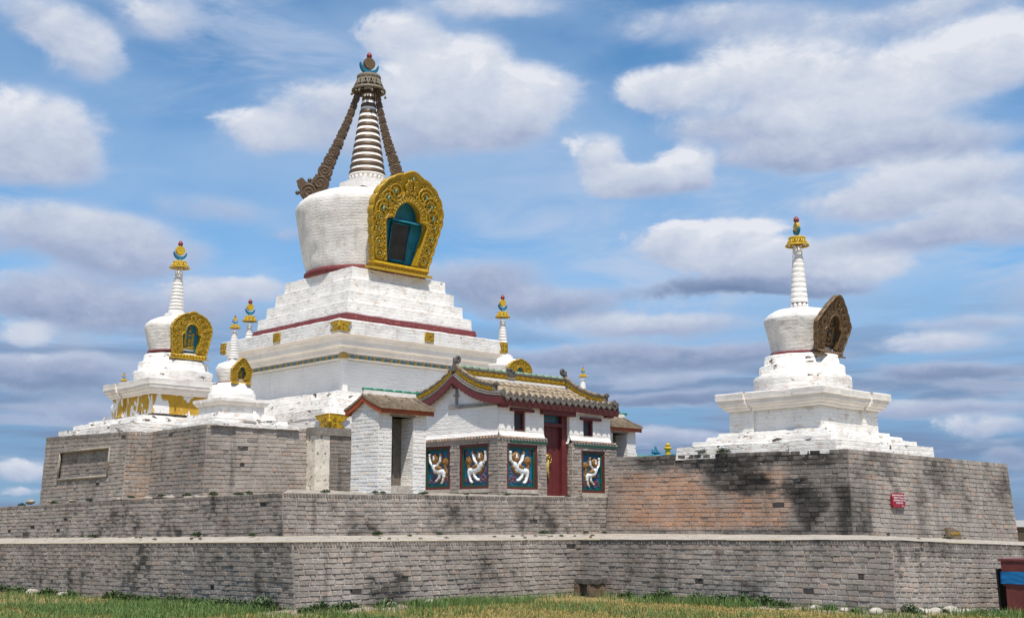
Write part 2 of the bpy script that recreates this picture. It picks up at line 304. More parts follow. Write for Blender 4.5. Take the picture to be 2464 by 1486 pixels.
# ------------------------------------------------------------------ object helpers
def tag(o, label=None, cat=None, group=None, kind=None):
    if label: o['label'] = label
    if cat: o['category'] = cat
    if group: o['group'] = group
    if kind: o['kind'] = kind
    return o
def thing(name, loc, label, cat, group=None, rz=0.0):
    o = bpy.data.objects.new(name, None); o.empty_display_size = 0.3
    o.location = loc; o.rotation_euler = (0, 0, rz); COL.objects.link(o)
    return tag(o, label, cat, group)
WORLDLOC = {}
class MB:
    """collects geometry in WORLD coordinates; build() links it as one mesh object under its parent"""
    def __init__(s): s.v = []; s.f = []; s.mi = []; s.tint = []; s.hast = False; s.sm = []
    def face(s, idx, mi=0, tint=None, smooth=False):
        s.f.append(tuple(idx)); s.mi.append(mi); s.sm.append(smooth)
        if tint is not None: s.hast = True
        s.tint.append(tint or (0.3, 0.3, 0.3))
    def vert(s, p): s.v.append((p[0], p[1], p[2])); return len(s.v)-1
    def quad(s, a, b, c, d, mi=0, tint=None):
        i = [s.vert(q) for q in (a, b, c, d)]; s.face(i, mi, tint)
    def box(s, lo, hi, mi=0, tint=None, bev=0.0):
        x0, y0, z0 = lo; x1, y1, z1 = hi
        s.hexa([(x0, y0, z0), (x1, y0, z0), (x1, y1, z0), (x0, y1, z0)], [(x0, y0, z1), (x1, y0, z1), (x1, y1, z1), (x0, y1, z1)], mi, tint)
    def hexa(s, b, t_, mi=0, tint=None):
        i = [s.vert(q) for q in b] + [s.vert(q) for q in t_]
        for q in ((3, 2, 1, 0), (4, 5, 6, 7), (0, 1, 5, 4), (1, 2, 6, 5), (2, 3, 7, 6), (3, 0, 4, 7)):
            s.face([i[k] for k in q], mi, tint)
    def prism(s, pts, off, mi=0, tint=None):
        """closed 3D polygon pts extruded by vector off"""
        n = len(pts); a = [s.vert(q) for q in pts]; b = [s.vert((q[0]+off[0], q[1]+off[1], q[2]+off[2])) for q in pts]
        s.face(a[::-1], mi, tint); s.face(b, mi, tint)
        for k in range(n): s.face((a[k], a[(k+1) % n], b[(k+1) % n], b[k]), mi, tint)
    def tube(s, pts, rad, seg=6, mi=0, cap=True, tint=None):
        pts = [Vector(q) for q in pts]; n = len(pts)
        if not isinstance(rad, (list, tuple)): rad = [rad]*n
        rings = []; up = None
        for k in range(n):
            d = (pts[min(k+1, n-1)] - pts[max(k-1, 0)])
            if d.length < 1e-9: d = Vector((0, 0, 1))
            d.normalize()
            if up is None: up = Vector((0, 0, 1)) if abs(d.z) < 0.9 else Vector((1, 0, 0))
            a = d.cross(up)
            if a.length < 1e-6: a = d.orthogonal()
            a.normalize(); b = a.cross(d).normalized(); up = b
            rings.append([s.vert(pts[k] + (a*cos(2*pi*j/seg) + b*sin(2*pi*j/seg))*rad[k]) for j in range(seg)])
        for k in range(n-1):
            for j in range(seg):
                s.face((rings[k][j], rings[k][(j+1) % seg], rings[k+1][(j+1) % seg], rings[k+1][j]), mi, tint, True)
        if cap: s.face(rings[0][::-1], mi, tint); s.face(rings[-1], mi, tint)
    def lathe(s, cx, cy, prof, seg=48, mi=0, amp=0.0, fr=3.0, lean=(0, 0), capb=False, capt=True, smooth=True, tint=None, vsub=0.0, skip=None):
        if vsub:
            q = [prof[0]]
            for (r0, z0), (r1, z1) in zip(prof, prof[1:]):
                L = sqrt((r1-r0)**2+(z1-z0)**2); n = max(1, int(L/vsub))
                for k in range(1, n+1): q.append((r0+(r1-r0)*k/n, z0+(z1-z0)*k/n))
            prof = q
        z0 = prof[0][1]; rings = []
        for (r, z) in prof:
            ox = cx + lean[0]*(z-z0); oy = cy + lean[1]*(z-z0); ring = []
            for j in range(seg):
                a = 2*pi*j/seg; rr = r
                x, y, zz = ox+cos(a)*rr, oy+sin(a)*rr, z
                if amp and r > 0.02:
                    q = noise.noise_vector(Vector((x*fr, y*fr, zz*fr*1.6))); q2 = noise.noise(Vector((x*fr*3, y*fr*3, zz*fr*4)))
                    rr = r + amp*(q.x + 0.5*q2); zz = z + amp*0.7*q.z
                    x, y = ox+cos(a)*rr, oy+sin(a)*rr
                ring.append(s.vert((x, y, zz)))
            rings.append(ring)
        for k in range(len(rings)-1):
            for j in range(seg):
                if skip and skip(s.v[rings[k][j]]): continue
                s.face((rings[k][j], rings[k][(j+1) % seg], rings[k+1][(j+1) % seg], rings[k+1][j]), mi, tint, smooth)
        if capb: s.face(rings[0][::-1], mi, tint)
        if capt: s.face(rings[-1], mi, tint)
    def sphere(s, c, r, mi=0, sc=(1, 1, 1), seg=10, rg=6, tint=None):
        top = s.vert((c[0], c[1], c[2]+r*sc[2])); bot = s.vert((c[0], c[1], c[2]-r*sc[2])); R = []
        for i in range(1, rg):
            th = pi*i/rg
            R.append([s.vert((c[0]+r*sc[0]*sin(th)*cos(2*pi*j/seg), c[1]+r*sc[1]*sin(th)*sin(2*pi*j/seg), c[2]+r*sc[2]*cos(th))) for j in range(seg)])
        for j in range(seg):
            s.face((top, R[0][j], R[0][(j+1) % seg]), mi, tint, True); s.face((bot, R[-1][(j+1) % seg], R[-1][j]), mi, tint, True)
            for i in range(len(R)-1): s.face((R[i][j], R[i+1][j], R[i+1][(j+1) % seg], R[i][(j+1) % seg]), mi, tint, True)
    def build(s, name, mats, parent=None, **kw):
        me = bpy.data.meshes.new(name)
        off = Vector((0, 0, 0)); rot = None
        vs_ = s.v
        if parent is not None:
            mw = Matrix.LocRotScale(Vector(parent_loc(parent)), parent_rot(parent).to_matrix().to_quaternion(), None).inverted()
            vs_ = [tuple(mw @ Vector(q)) for q in s.v]
        me.from_pydata(vs_, [], s.f)
        if not isinstance(mats, (list, tuple)): mats = [mats]
        for mm in mats: me.materials.append(MATS[mm])
        me.polygons.foreach_set('material_index', s.mi)
        me.polygons.foreach_set('use_smooth', s.sm)
        if s.hast:
            at = me.color_attributes.new('tint', 'FLOAT_COLOR', 'CORNER'); arr = []
            for fc, c in zip(s.f, s.tint):
                if isinstance(c[0], tuple):
                    for q in c: arr.extend((q[0], q[1], q[2], 1.0))
                else: arr.extend((c[0], c[1], c[2], 1.0)*len(fc))
            at.data.foreach_set('color', arr)
        me.update()
        o = bpy.data.objects.new(name, me); COL.objects.link(o)
        if parent is not None: o.parent = parent
        for k, v in kw.items(): o[k] = v
        return o
def parent_loc(p):
    v = Vector((0, 0, 0)); q = p
    chain = []
    while q is not None: chain.append(q); q = q.parent
    M = Matrix.Identity(4)
    for q in reversed(chain): M = M @ Matrix.LocRotScale(q.location, q.rotation_euler.to_quaternion(), None)
    return M.to_translation()
def parent_rot(p):
    chain = []; q = p
    while q is not None: chain.append(q); q = q.parent
    M = Matrix.Identity(4)
    for q in reversed(chain): M = M @ Matrix.LocRotScale(q.location, q.rotation_euler.to_quaternion(), None)
    return M.to_euler()
def lerp(a, b, t): return a+(b-a)*t
def lerp3(a, b, t): return Vector((lerp(a[0], b[0], t), lerp(a[1], b[1], t), lerp(a[2], b[2], t)))
#PART2
# ------------------------------------------------------------------ brick walls
def grey(rng, k=1.0, warm=0.0):
    b = rng.uniform(0.86, 1.08)*k
    if rng.random() < 0.03: b *= 0.70
    w = warm if warm else (rng.random()**6)*0.28
    base = (0.375, 0.326, 0.282); org = (0.50, 0.285, 0.175)
    return tuple((base[i]*(1-w)+org[i]*w)*b for i in range(3))
def brick_wall(name, parent, bl, br, tr, tl, out, nc, blen=0.28, colf=None, rowlock=True, seed=1, joint=0.010, dep=0.013, miss=0.003, hole=None, rough=1.0, mat='grey_brick', mort=(0.46, 0.405, 0.35), label=None, shade=None):
    """a laid brick face: every brick is real geometry standing proud of a mortar bed; corners bl..tl may sag"""
    rng = random.Random(seed); bl, br, tr, tl = map(Vector, (bl, br, tr, tl)); out = Vector(out).normalized()
    def P(s, t): return (bl.lerp(br, s)).lerp(tl.lerp(tr, s), t)
    L = (br-bl).length; mb = MB()
    # mortar bed, slightly uneven
    ns = max(2, int(L/0.25)); ntt = nc*2
    hole = hole or []
    S_ = sorted(set([i/ns for i in range(ns+1)] + [min(1, max(0, q)) for h_ in hole for q in h_[:2]])); T_ = sorted(set([j/ntt for j in range(ntt+1)] + [min(1, max(0, q)) for h_ in hole for q in h_[2:]]))
    ns = len(S_)-1; ntt = len(T_)-1
    gi = [[mb.vert(P(S_[i], T_[j]) + out*(-0.004+0.006*noise.noise(P(S_[i], T_[j])*5))) for i in range(ns+1)] for j in range(ntt+1)]
    for j in range(ntt):
        for i in range(ns):
            sc, tc = (S_[i]+S_[i+1])/2, (T_[j]+T_[j+1])/2
            if any(a < sc < b and c < tc < d for a, b, c, d in hole): continue
            k = rng.uniform(0.85, 1.1)
            cc = tuple(c*k for c in mort)
            if shade: cc = [tuple(x*shade(S_[a_], T_[b_])[0]**.75 for x in cc) for a_, b_ in ((i, j), (i+1, j), (i+1, j+1), (i, j+1))]
            mb.face((gi[j][i], gi[j][i+1], gi[j+1][i+1], gi[j+1][i]), 0, cc)
    H = ((tl-bl).length + (tr-br).length)/2; ch = H/nc
    def wob(s, t):   # courses wander
        q = P(s, t); return 0.014*noise.noise(q*0.7)*rough + 0.006*noise.noise(q*3.1)*rough
    for c in range(nc):
        top = (c == nc-1) and rowlock
        bw = 0.075 if top else blen
        s0 = -rng.uniform(0, bw)/L
        t0, t1 = c/nc, (c+1)/nc
        while s0 < 1:
            w = bw*rng.choice((1, 1, 1, 0.9, 1.1, 0.5))*rng.uniform(0.88, 1.12) if not top else bw*rng.uniform(0.85, 1.15)
            s1 = s0 + w/L
            a, b = max(0, s0), min(1, s1); s0 = s1
            if b-a < 0.03/L: continue
            sm, tm = (a+b)/2, (t0+t1)/2
            for (ha, hb, hc, hd) in hole:
                if hc < tm < hd and a < hb and b > ha:
                    if a < ha: b = min(b, ha)
                    else: a = max(a, hb)
            if b-a < 0.03/L: continue
            sm = (a+b)/2
            if rng.random() < miss and 0.02 < sm < 0.98:
                q = [P(a, t0), P(b, t0), P(b, t1), P(a, t1)]
                hh = [x + out*0.002 + Vector((0, 0, rng.uniform(-.012, .012))) for x in q]
                mb.face([mb.vert(x) for x in hh], 0, (0.06, 0.052, 0.046)); continue  # missing brick: flat near-black face, the hole's shade put into its colour
            jj = joint*rng.uniform(0.4, 1.7); d = dep*rng.uniform(0.25, 1.6)*rough
            col = (colf or (lambda r, s, t: grey(r)))(rng, sm, tm)
            if top:
                k_ = rng.uniform(0.62, 0.92); col = tuple(x*k_ for x in col)
            ja, jt = jj/2/L, jj/2/H
            e = 0.007
            def Q(s, t, dd, js, jt2): return P(s+js, t) + Vector((0, 0, wob(s, t))) + out*dd + Vector((0, 0, jt2))
            o_ = []
            i_ = []
            lo, hi = t0+jt, t1-jt; A, B = a+ja, b-ja
            n = 2 if (b-a)*L > 0.16 else 1
            for q in range(n+1):
                s = lerp(A, B, q/n); o_.append(mb.vert(Q(s, lo, -0.006, 0, 0)))
                i_.append(mb.vert(Q(s, lo, d*rng.uniform(0.75, 1.2), (e/L if q == 0 else -e/L if q == n else 0), e*rng.uniform(0.5, 1.8))))
            for q in range(n, -1, -1):
                s = lerp(A, B, q/n); o_.append(mb.vert(Q(s, hi, -0.006, 0, 0)))
                i_.append(mb.vert(Q(s, hi, d*rng.uniform(0.75, 1.2), (e/L if q == 0 else -e/L if q == n else 0), -e*rng.uniform(0.5, 1.8))))
            m_ = len(o_)
            if shade:
                st_ = [(lerp(A, B, q/n), lo) for q in range(n+1)]+[(lerp(A, B, q/n), hi) for q in range(n, -1, -1)]; vc = []
                ex = rng.uniform(.65, 1.6); ew = rng.uniform(.55, 1.25)
                for (s_, t_) in st_:
                    k_, w_ = shade(s_, t_); k_ = k_**ex; w_ = min(.95, w_*ew); vc.append(tuple((x*(1-w_)+o__*w_)*k_ for x, o__ in zip(col, (0.50, 0.285, 0.175))))
                mb.face(i_, 0, vc)
                for k in range(m_):
                    a_, b_ = tuple(x*.9 for x in vc[k]), tuple(x*.9 for x in vc[(k+1) % m_])
                    mb.face((o_[k], o_[(k+1) % m_], i_[(k+1) % m_], i_[k]), 0, [a_, b_, b_, a_])
            else:
                mb.face(i_, 0, col)
                for k in range(m_):
                    mb.face((o_[k], o_[(k+1) % m_], i_[(k+1) % m_], i_[k]), 0, tuple(x*0.9 for x in col))
    o = mb.build(name, mat, parent)
    if label: o['label'] = label
    return o
def sheet(name, parent, quads, mat, amp=0.015, step=0.35, fr=2.0, thick=None):
    """ground-like surface over bilinear quads (a,b,c,d)"""
    mb = MB()
    for (a, b, c, d) in quads:
        a, b, c, d = map(Vector, (a, b, c, d))
        nu = max(1, int(((b-a).length+(c-d).length)/2/step)); nv = max(1, int(((d-a).length+(c-b).length)/2/step))
        g = []
        for j in range(nv+1):
            r = []
            for i in range(nu+1):
                q = a.lerp(b, i/nu).lerp(d.lerp(c, i/nu), j/nv)
                k = min(1.0, 3*min(j/nv, 1-j/nv)) if nv > 1 else 0
                q = q + Vector((0, 0, amp*(noise.noise(q*fr)+.5*noise.noise(q*fr*4))*(0.45+0.55*k)))
                r.append(mb.vert(q))
            g.append(r)
        for j in range(nv):
            for i in range(nu): mb.face((g[j][i], g[j][i+1], g[j+1][i+1], g[j+1][i]), 0, None, True)
    return mb.build(name, mat, parent)

def ground_z(x, y):
    z = 0.0
    if y > 19.3: z -= min(0.5, (y-19.3)*0.0143)
    if x > 20.6: z -= min(0.5, (x-20.6)*0.052)
    return z
# ---- ground
mb = MB()
def axis(a, b, s): return [a + s*i for i in range(int((b-a)/s)+1)]
xs = [-3000, -800, -200, -60, -20] + axis(0, 34, 0.5) + [40, 50, 70, 120, 300, 900, 3000]
ys = [-3000, -800, -200, -60, -20] + axis(0, 44, 0.5) + [50, 60, 80, 130, 300, 900, 3000]
gi = {}
for i, x in enumerate(xs):
    for j, y in enumerate(ys):
        zz = ground_z(x, y) + 0.03*noise.noise(Vector((x*0.6, y*0.6, 0))) - 0.02
        if abs(x) > 100 or abs(y) > 100: zz = -0.6
        gi[i, j] = mb.vert((x, y, zz))
for i in range(len(xs)-1):
    for j in range(len(ys)-1): mb.face((gi[i, j], gi[i+1, j], gi[i+1, j+1], gi[i, j+1]), 0, None, True)
tag(mb.build('ground', 'ground_soil'), kind='structure')

sheet('path', None, [((11.2, 17.9, -.03), (15.6, 18.3, -.03), (15.2, 19.40, .0), (12.2, 19.6, .0)), ((19.2, 14.2, -.03), (19.3, 9.9, -.03), (20.66, 10.1, -.02), (20.66, 14.2, .0)), ((20.66, 9.9, -.04), (26.5, 9.7, -.33), (26.5, 11.4, -.30), (20.66, 11.4, -.0))], 'path_soil', 0.05, 0.15, 2.3)['kind'] = 'structure'
# ---- lower terrace
LT = thing('lower_terrace', (12.7, 19.4, 0), 'lowest long grey brick terrace, standing in the grass, with a pale paved top', 'terrace')
def sstep(a, b, x):
    x = max(0.0, min(1.0, (x-a)/(b-a))); return x*x*(3-2*x)
def damp(u, z, seed, lowbias=.25):
    # damp, sooty patches that rise from the foot of a wall and run down from its joints
    n = .75*noise.noise(Vector((u*.7, z*.9, seed)))+.55*noise.noise(Vector((u*2.6, z*1.2, seed+5)))+.42*noise.noise(Vector((u*7, z*4, seed+9)))+.34*noise.noise(Vector((u*17, z*14, seed+2)))
    n += lowbias*(.5-z)
    return lerp(1, .40, sstep(.34, .56, n))*lerp(1, .82, sstep(.10, .34, n))*lerp(1, 1.13, sstep(-.15, -.6, n))
def shade_of(L, H, seed, lowbias=.2): return lambda s, t: (damp(s*L, t*H, seed, lowbias), 0.0)
def l1c(r, s, t):
    return grey(r, .98 if t < .86 else .82)
def stain_low(r, s, t):
    k = 1.0 + 0.04*sin(9*s)
    if t < 0.30: k *= 0.98
    if t > 0.86: k *= 0.86
    return grey(r, k)
brick_wall('brick_wall', LT, (12.75, 42, -0.55), (12.75, 19.36, -0.06), (12.68, 19.43, 1.267), (12.68, 42, 0.93), (-1, 0, 0), 14, 0.24, l1c, shade=shade_of(22.6, 1.4, 3), seed=11, miss=0.003, joint=0.014, dep=0.017)
brick_wall('brick_wall', LT, (12.75, 19.36, -0.06), (20.66, 19.36, -0.06), (20.72, 19.43, 1.234), (12.68, 19.43, 1.267), (0, -1, 0), 13, 0.24, stain_low, shade=shade_of(7.9, 1.4, 9), seed=12, miss=0.003, joint=0.014, dep=0.017)
def l2c(r, s, t):
    k = 0.84
    return grey(r, k)
brick_wall('brick_wall', LT, (20.60, 19.50, -0.06), (20.60, 11.36, -0.06), (20.66, 11.42, 1.304), (20.66, 19.50, 1.234), (-1, 0, 0), 13, 0.25, l2c, shade=shade_of(8, 1.4, 15), seed=13, miss=0.006, joint=0.014, dep=0.015)
brick_wall('brick_wall', LT, (20.60, 11.36, -0.12), (34, 11.36, -0.75), (34, 11.42, 0.90), (20.66, 11.42, 1.304), (0, -1, 0), 15, 0.22, lambda r, s, t: grey(r, 1.0 if t < .8 else .78), shade=shade_of(13, 1.4, 31, -.1), seed=14, miss=0.003, joint=0.018, dep=0.010)
e = 0.012
sheet('paved_top', LT, [
    ((12.66, 42, 0.93+e), (12.66, 19.41, 1.267+e), (13.45, 20.95, 1.372), (13.45, 42, 1.11)),
    ((12.66, 19.41, 1.267+e), (20.62, 19.41, 1.234+e), (23.2, 20.95, 1.352), (13.45, 20.95, 1.372)),
    ((20.62, 19.41, 1.234+e), (20.64, 11.40, 1.304+e), (23.2, 13.78, 1.378), (23.2, 20.95, 1.352)),
    ((20.64, 11.40, 1.304+e), (34, 11.40, 0.90+e), (34, 13.78, 1.07), (23.2, 13.78, 1.378))], 'paving', 0.022, 0.12, 2.6)
# ---- middle terrace
MT = thing('middle_terrace', (13.41, 20.91, 1.36), 'grey brick step above the pale paved ledge, carrying the gate house and left bastion', 'terrace')
def midc(r, s, t):
    k = 0.98
    if t > .88: k *= .75
    return grey(r, k)
brick_wall('brick_wall', MT, (13.42, 42, 1.05), (13.42, 20.90, 1.34), (13.41, 20.95, 2.239), (13.41, 42, 2.04), (-1, 0, 0), 10, 0.25, lambda r, s, t: midc(r, s, t), shade=shade_of(21, .95, 40, .5), seed=21, miss=0.003, joint=0.013, dep=0.017)
brick_wall('brick_wall', MT, (13.42, 20.90, 1.34), (23.34, 20.90, 1.32), (23.34, 20.95, 2.286), (13.41, 20.95, 2.239), (0, -1, 0), 10, 0.25, lambda r, s, t: midc(r, s+3, t), shade=shade_of(10, .95, 47, .4), seed=22, miss=0.003, joint=0.012, dep=0.015)
sheet('rubble_top', MT, [
    ((13.43, 42, 2.02), (13.43, 20.97, 2.225), (17.5, 26.0, 2.44), (17.5, 42, 2.25)),
    ((13.43, 20.97, 2.225), (23.3, 20.97, 2.27), (23.3, 22.0, 2.33), (14.2, 22.0, 2.33)),
    ((14.2, 22.0, 2.33), (33, 22.0, 2.33), (33, 26.0, 2.40), (17.5, 26.0, 2.44)), ((23.3, 20.9, 2.29), (33, 20.9, 2.3), (33, 22.0, 2.33), (23.3, 22.0, 2.33))], 'rubble', 0.03, 0.25, 3)
# ---- left bastion
LB = thing('left_bastion', (14.35, 25.88, 2.37), 'grey brick bastion with a sunken framed panel, under the leftmost white stupa', 'bastion')
wl = lambda r, s, t: grey(r, 0.90 if t < .88 else 0.74, 0.0 if r.random() > .06 else .35)
brick_wall('brick_wall', LB, (14.35, 25.88, 2.25), (17.33, 25.88, 2.30), (17.33, 25.95, 4.04), (14.42, 25.95, 4.006), (0, -1, 0), 17, 0.27, lambda r, s, t: grey(r, 1.0), seed=31, rowlock=False, joint=0.008, dep=0.012)
brick_wall('brick_wall', LB, (14.35, 28.74, 2.25), (14.35, 25.88, 2.25), (14.42, 25.95, 4.006), (14.42, 28.74, 3.976), (-1, 0, 0), 17, 0.23, wl, seed=32, rowlock=False, joint=0.010)
brick_wall('brick_wall', LB, (13.65, 28.71, 2.20), (14.36, 28.71, 2.20), (14.43, 28.75, 3.976), (13.72, 28.75, 3.94), (0, -1, 0), 17, 0.25, lambda r, s, t: grey(r, .95, 0.0 if r.random() > .3 else .35), seed=33, rowlock=False, joint=0.009)
hy0, hy1 = 29.66, 32.78   # sunken panel along Y
hol = [((33.88-hy1)/5.15, (33.88-hy0)/5.15, (2.80-2.15)/1.85, (3.56-2.15)/1.85)]
brick_wall('brick_wall', LB, (13.65, 33.90, 2.10), (13.65, 28.71, 2.20), (13.72, 28.75, 3.94), (13.72, 33.84, 4.05), (-1, 0, 0), 18, 0.23, wl, seed=34, rowlock=True, joint=0.010, hole=hol)
fr = thing('panel_frame_group', (0, 0, 0), None, None) if False else None
brick_wall('sunken_panel', LB, (13.76, hy1+.1, 2.74), (13.76, hy0-.1, 2.74), (13.77, hy0-.1, 3.62), (13.77, hy1+.1, 3.62), (-1, 0, 0), 9, 0.27, lambda r, s, t: grey(r, .82), seed=35, rowlock=False)
mb = MB(); mb.box((13.80, 28.9, 2.2), (17.2, 33.7, 3.90)); mb.box((14.5, 26.05, 2.2), (17.2, 28.9, 3.90)); mb.build('bastion_core', 'grey_render', LB)
mb = MB()
pz = (2.80, 3.57)
mb.tube([(13.66, hy1, pz[0]), (13.66, hy0, pz[0]+.03)], 0.038, 8); mb.tube([(13.70, hy1, pz[1]), (13.70, hy0, pz[1]+.0)], 0.036, 8)
mb.tube([(13.66, hy1, pz[0]), (13.70, hy1, pz[1])], 0.032, 8); mb.tube([(13.66, hy0, pz[0]+.03), (13.70, hy0, pz[1])], 0.032, 8)
mb.build('panel_moulding', 'rubble', LB)
sheet('top_surface', LB, [((14.42, 25.95, 3.99), (17.33, 25.95, 4.03), (17.33, 28.75, 4.02), (14.42, 28.75, 3.96)), ((13.72, 28.75, 3.93), (17.33, 28.75, 4.02), (17.33, 33.84, 4.05), (13.72, 33.84, 4.04))], 'paving', 0.02, 0.3)
# ---- central platform (under the great stupa)
CP = thing('central_platform', (17.3, 25.53, 2.4), 'dark brick platform with a flaking cream plastered pillar, just left of the white gate tower', 'platform')
mb = MB(); mb.box((17.30, 25.60, 2.2), (29.2, 37.3, 4.02)); mb.build('platform_core', 'grey_render', CP)
brick_wall('brick_wall', CP, (17.72, 25.53, 2.25), (29.0, 25.53, 2.3), (29.0, 25.53, 3.86), (17.72, 25.53, 3.86), (0, -1, 0), 17, 0.30, lambda r, s, t: grey(r, .72), seed=41, rowlock=False)
mb = MB()
def slab(lo, hi, amp=0.012, n=10):   # lumpy rendered slab
    x0, y0, z0 = lo; x1, y1, z1 = hi
    def V(x, y, z):
        q = noise.noise_vector(Vector((x*4, y*4, z*4)))*amp; return mb.vert((x+q.x, y+q.y, z+q.z))
    fs = [((x0, y0, z0), (x1, y0, z0), (x1, y0, z1), (x0, y0, z1)), ((x0, y1, z0), (x0, y0, z0), (x0, y0, z1), (x0, y1, z1)),
          ((x0, y0, z1), (x1, y0, z1), (x1, y1, z1), (x0, y1, z1)), ((x1, y0, z0), (x1, y1, z0), (x1, y1, z1), (x1, y0, z1)),
          ((x0, y1, z1), (x1, y1, z1), (x1, y1, z0), (x0, y1, z0)), ((x0, y1, z0), (x1, y1, z0), (x1, y0, z0), (x0, y0, z0))]
    for a, b, c, d in fs:
        a, b, c, d = map(Vector, (a, b, c, d)); nu = max(1, min(60, int((b-a).length/.1))); nv = max(1, min(30, int((d-a).length/.1)))
        g = [[V(*(a.lerp(b, i/nu).lerp(d.lerp(c, i/nu), j/nv))) for i in range(nu+1)] for j in range(nv+1)]
        for j in range(nv):
            for i in range(nu): mb.face((g[j][i], g[j][i+1], g[j+1][i+1], g[j+1][i]), 0)
slab((17.27, 25.52, 2.25), (17.72, 25.95, 3.86), 0.014)
mb.build('plastered_pillar', 'cream_render', CP)
mb = MB(); slab((17.235, 25.475, 3.862), (29.1, 25.9, 4.06), 0.012); mb.build('rendered_lintel', 'grey_render', CP)
# ---- right bastion
RB = thing('right_bastion', (23.13, 13.70, 1.37), 'big brick bastion with an orange, soot stained side, under the right hand stupa', 'bastion')
soot = [(16.9, .72, 1.2, .24, .26), (16.2, .60, .6, .18, .32), (14.75, .38, .55, .34, .30), (15.2, .55, .4, .18, .28), (17.8, .92, 2.8, .16, .36), (15.0, .92, 1.4, .15, .34), (15.8, .02, 2.0, .07, .5), (19.6, .03, 1.5, .05, .7)]
def rbl(r, s, t): return grey(r, .98 if r.random() > .12 else .86, .001)
def rbl_shade(s, t):
    y = lerp(20.85, 13.7, s); z = t*1.9
    n1_ = noise.noise(Vector((y*1.6, z*2.2, 9))); n2_ = noise.noise(Vector((y*5, z*7, 2))); n3_ = noise.noise(Vector((y*15, z*19, 4))); nn_ = .5*n1_+.35*n2_+.2*n3_
    w = sstep(15.0, 15.5, y+.5*nn_)*sstep(.04, .12, t+.1*nn_)*sstep(.86, .70, t+.25*nn_)*sstep(21.2, 19.8, y)*(.85+.3*nn_)
    w *= 1-.65*sstep(.55, .2, abs(y-17.3)+.5*nn_)*sstep(.25, .45, t)
    k = lerp(.80, .96, sstep(14.9, 15.6, y))*lerp(1, .82, sstep(.86, .95, t))
    k *= lerp(1, .30, sstep(14.15, 13.95, y+.25*nn_)*sstep(.70, .55, t+.2*nn_))
    for (yy, tt, ry_, rt, m_) in soot:
        d = 1-sqrt(((y-yy)/ry_)**2+((t-tt)/rt)**2)+.75*nn_
        q_ = sstep(0, .42, d); k *= lerp(1, m_, q_); w *= lerp(1, .25, q_)
    return k, max(0, w)
brick_wall('brick_wall', RB, (23.17, 20.88, 1.33), (23.13, 13.70, 1.345), (23.25, 13.80, 3.232), (23.25, 20.80, 3.32), (-1, 0, 0), 18, 0.26, rbl, shade=rbl_shade, seed=51, rowlock=False, miss=0.003, joint=0.010, dep=0.014)
def rbr(r, s, t): return grey(r, 1.0, 0.001 if r.random() > .08 else .35)
def rbr_shade(s, t):
    x = lerp(23.13, 31.28, s); nn_ = .5*noise.noise(Vector((x*1.8, t*3, 9)))+.3*noise.noise(Vector((x*6, t*9, 2)))+.15*noise.noise(Vector((x*18, t*30, 2)))
    k = damp(x, t*1.9, 77, -.15)**.6
    k *= lerp(1, .60, sstep(24.3, 23.5, x+.8*nn_)*sstep(.75, .45, t+.4*nn_))
    k *= lerp(1, .66, sstep(.35, .1, abs(x-26.2)+.5*nn_)*sstep(.85, .6, t))
    return k, 0.0
brick_wall('brick_wall', RB, (23.13, 13.70, 1.345), (31.30, 13.70, 1.12), (31.14, 13.80, 3.164), (23.25, 13.80, 3.232), (0, -1, 0), 18, 0.26, rbr, shade=rbr_shade, seed=52, rowlock=False, miss=0.004, joint=0.010, dep=0.014)
brick_wall('brick_wall', RB, (31.3, 20.85, 1.3), (23.17, 20.85, 1.3), (23.25, 20.80, 3.31), (31.14, 20.80, 3.16), (0, 1, 0), 20, 0.30, seed=54, rowlock=False)
brick_wall('brick_wall', RB, (31.30, 13.70, 1.10), (31.30, 20.85, 1.10), (31.14, 20.8, 3.164), (31.14, 13.80, 3.164), (1, 0, 0), 20, 0.30, seed=53, rowlock=False)
sheet('top_surface', RB, [((23.25, 13.80, 3.225), (31.14, 13.80, 3.157), (31.14, 20.8, 3.16), (23.25, 20.8, 3.31))], 'paving', 0.0, 0.4)
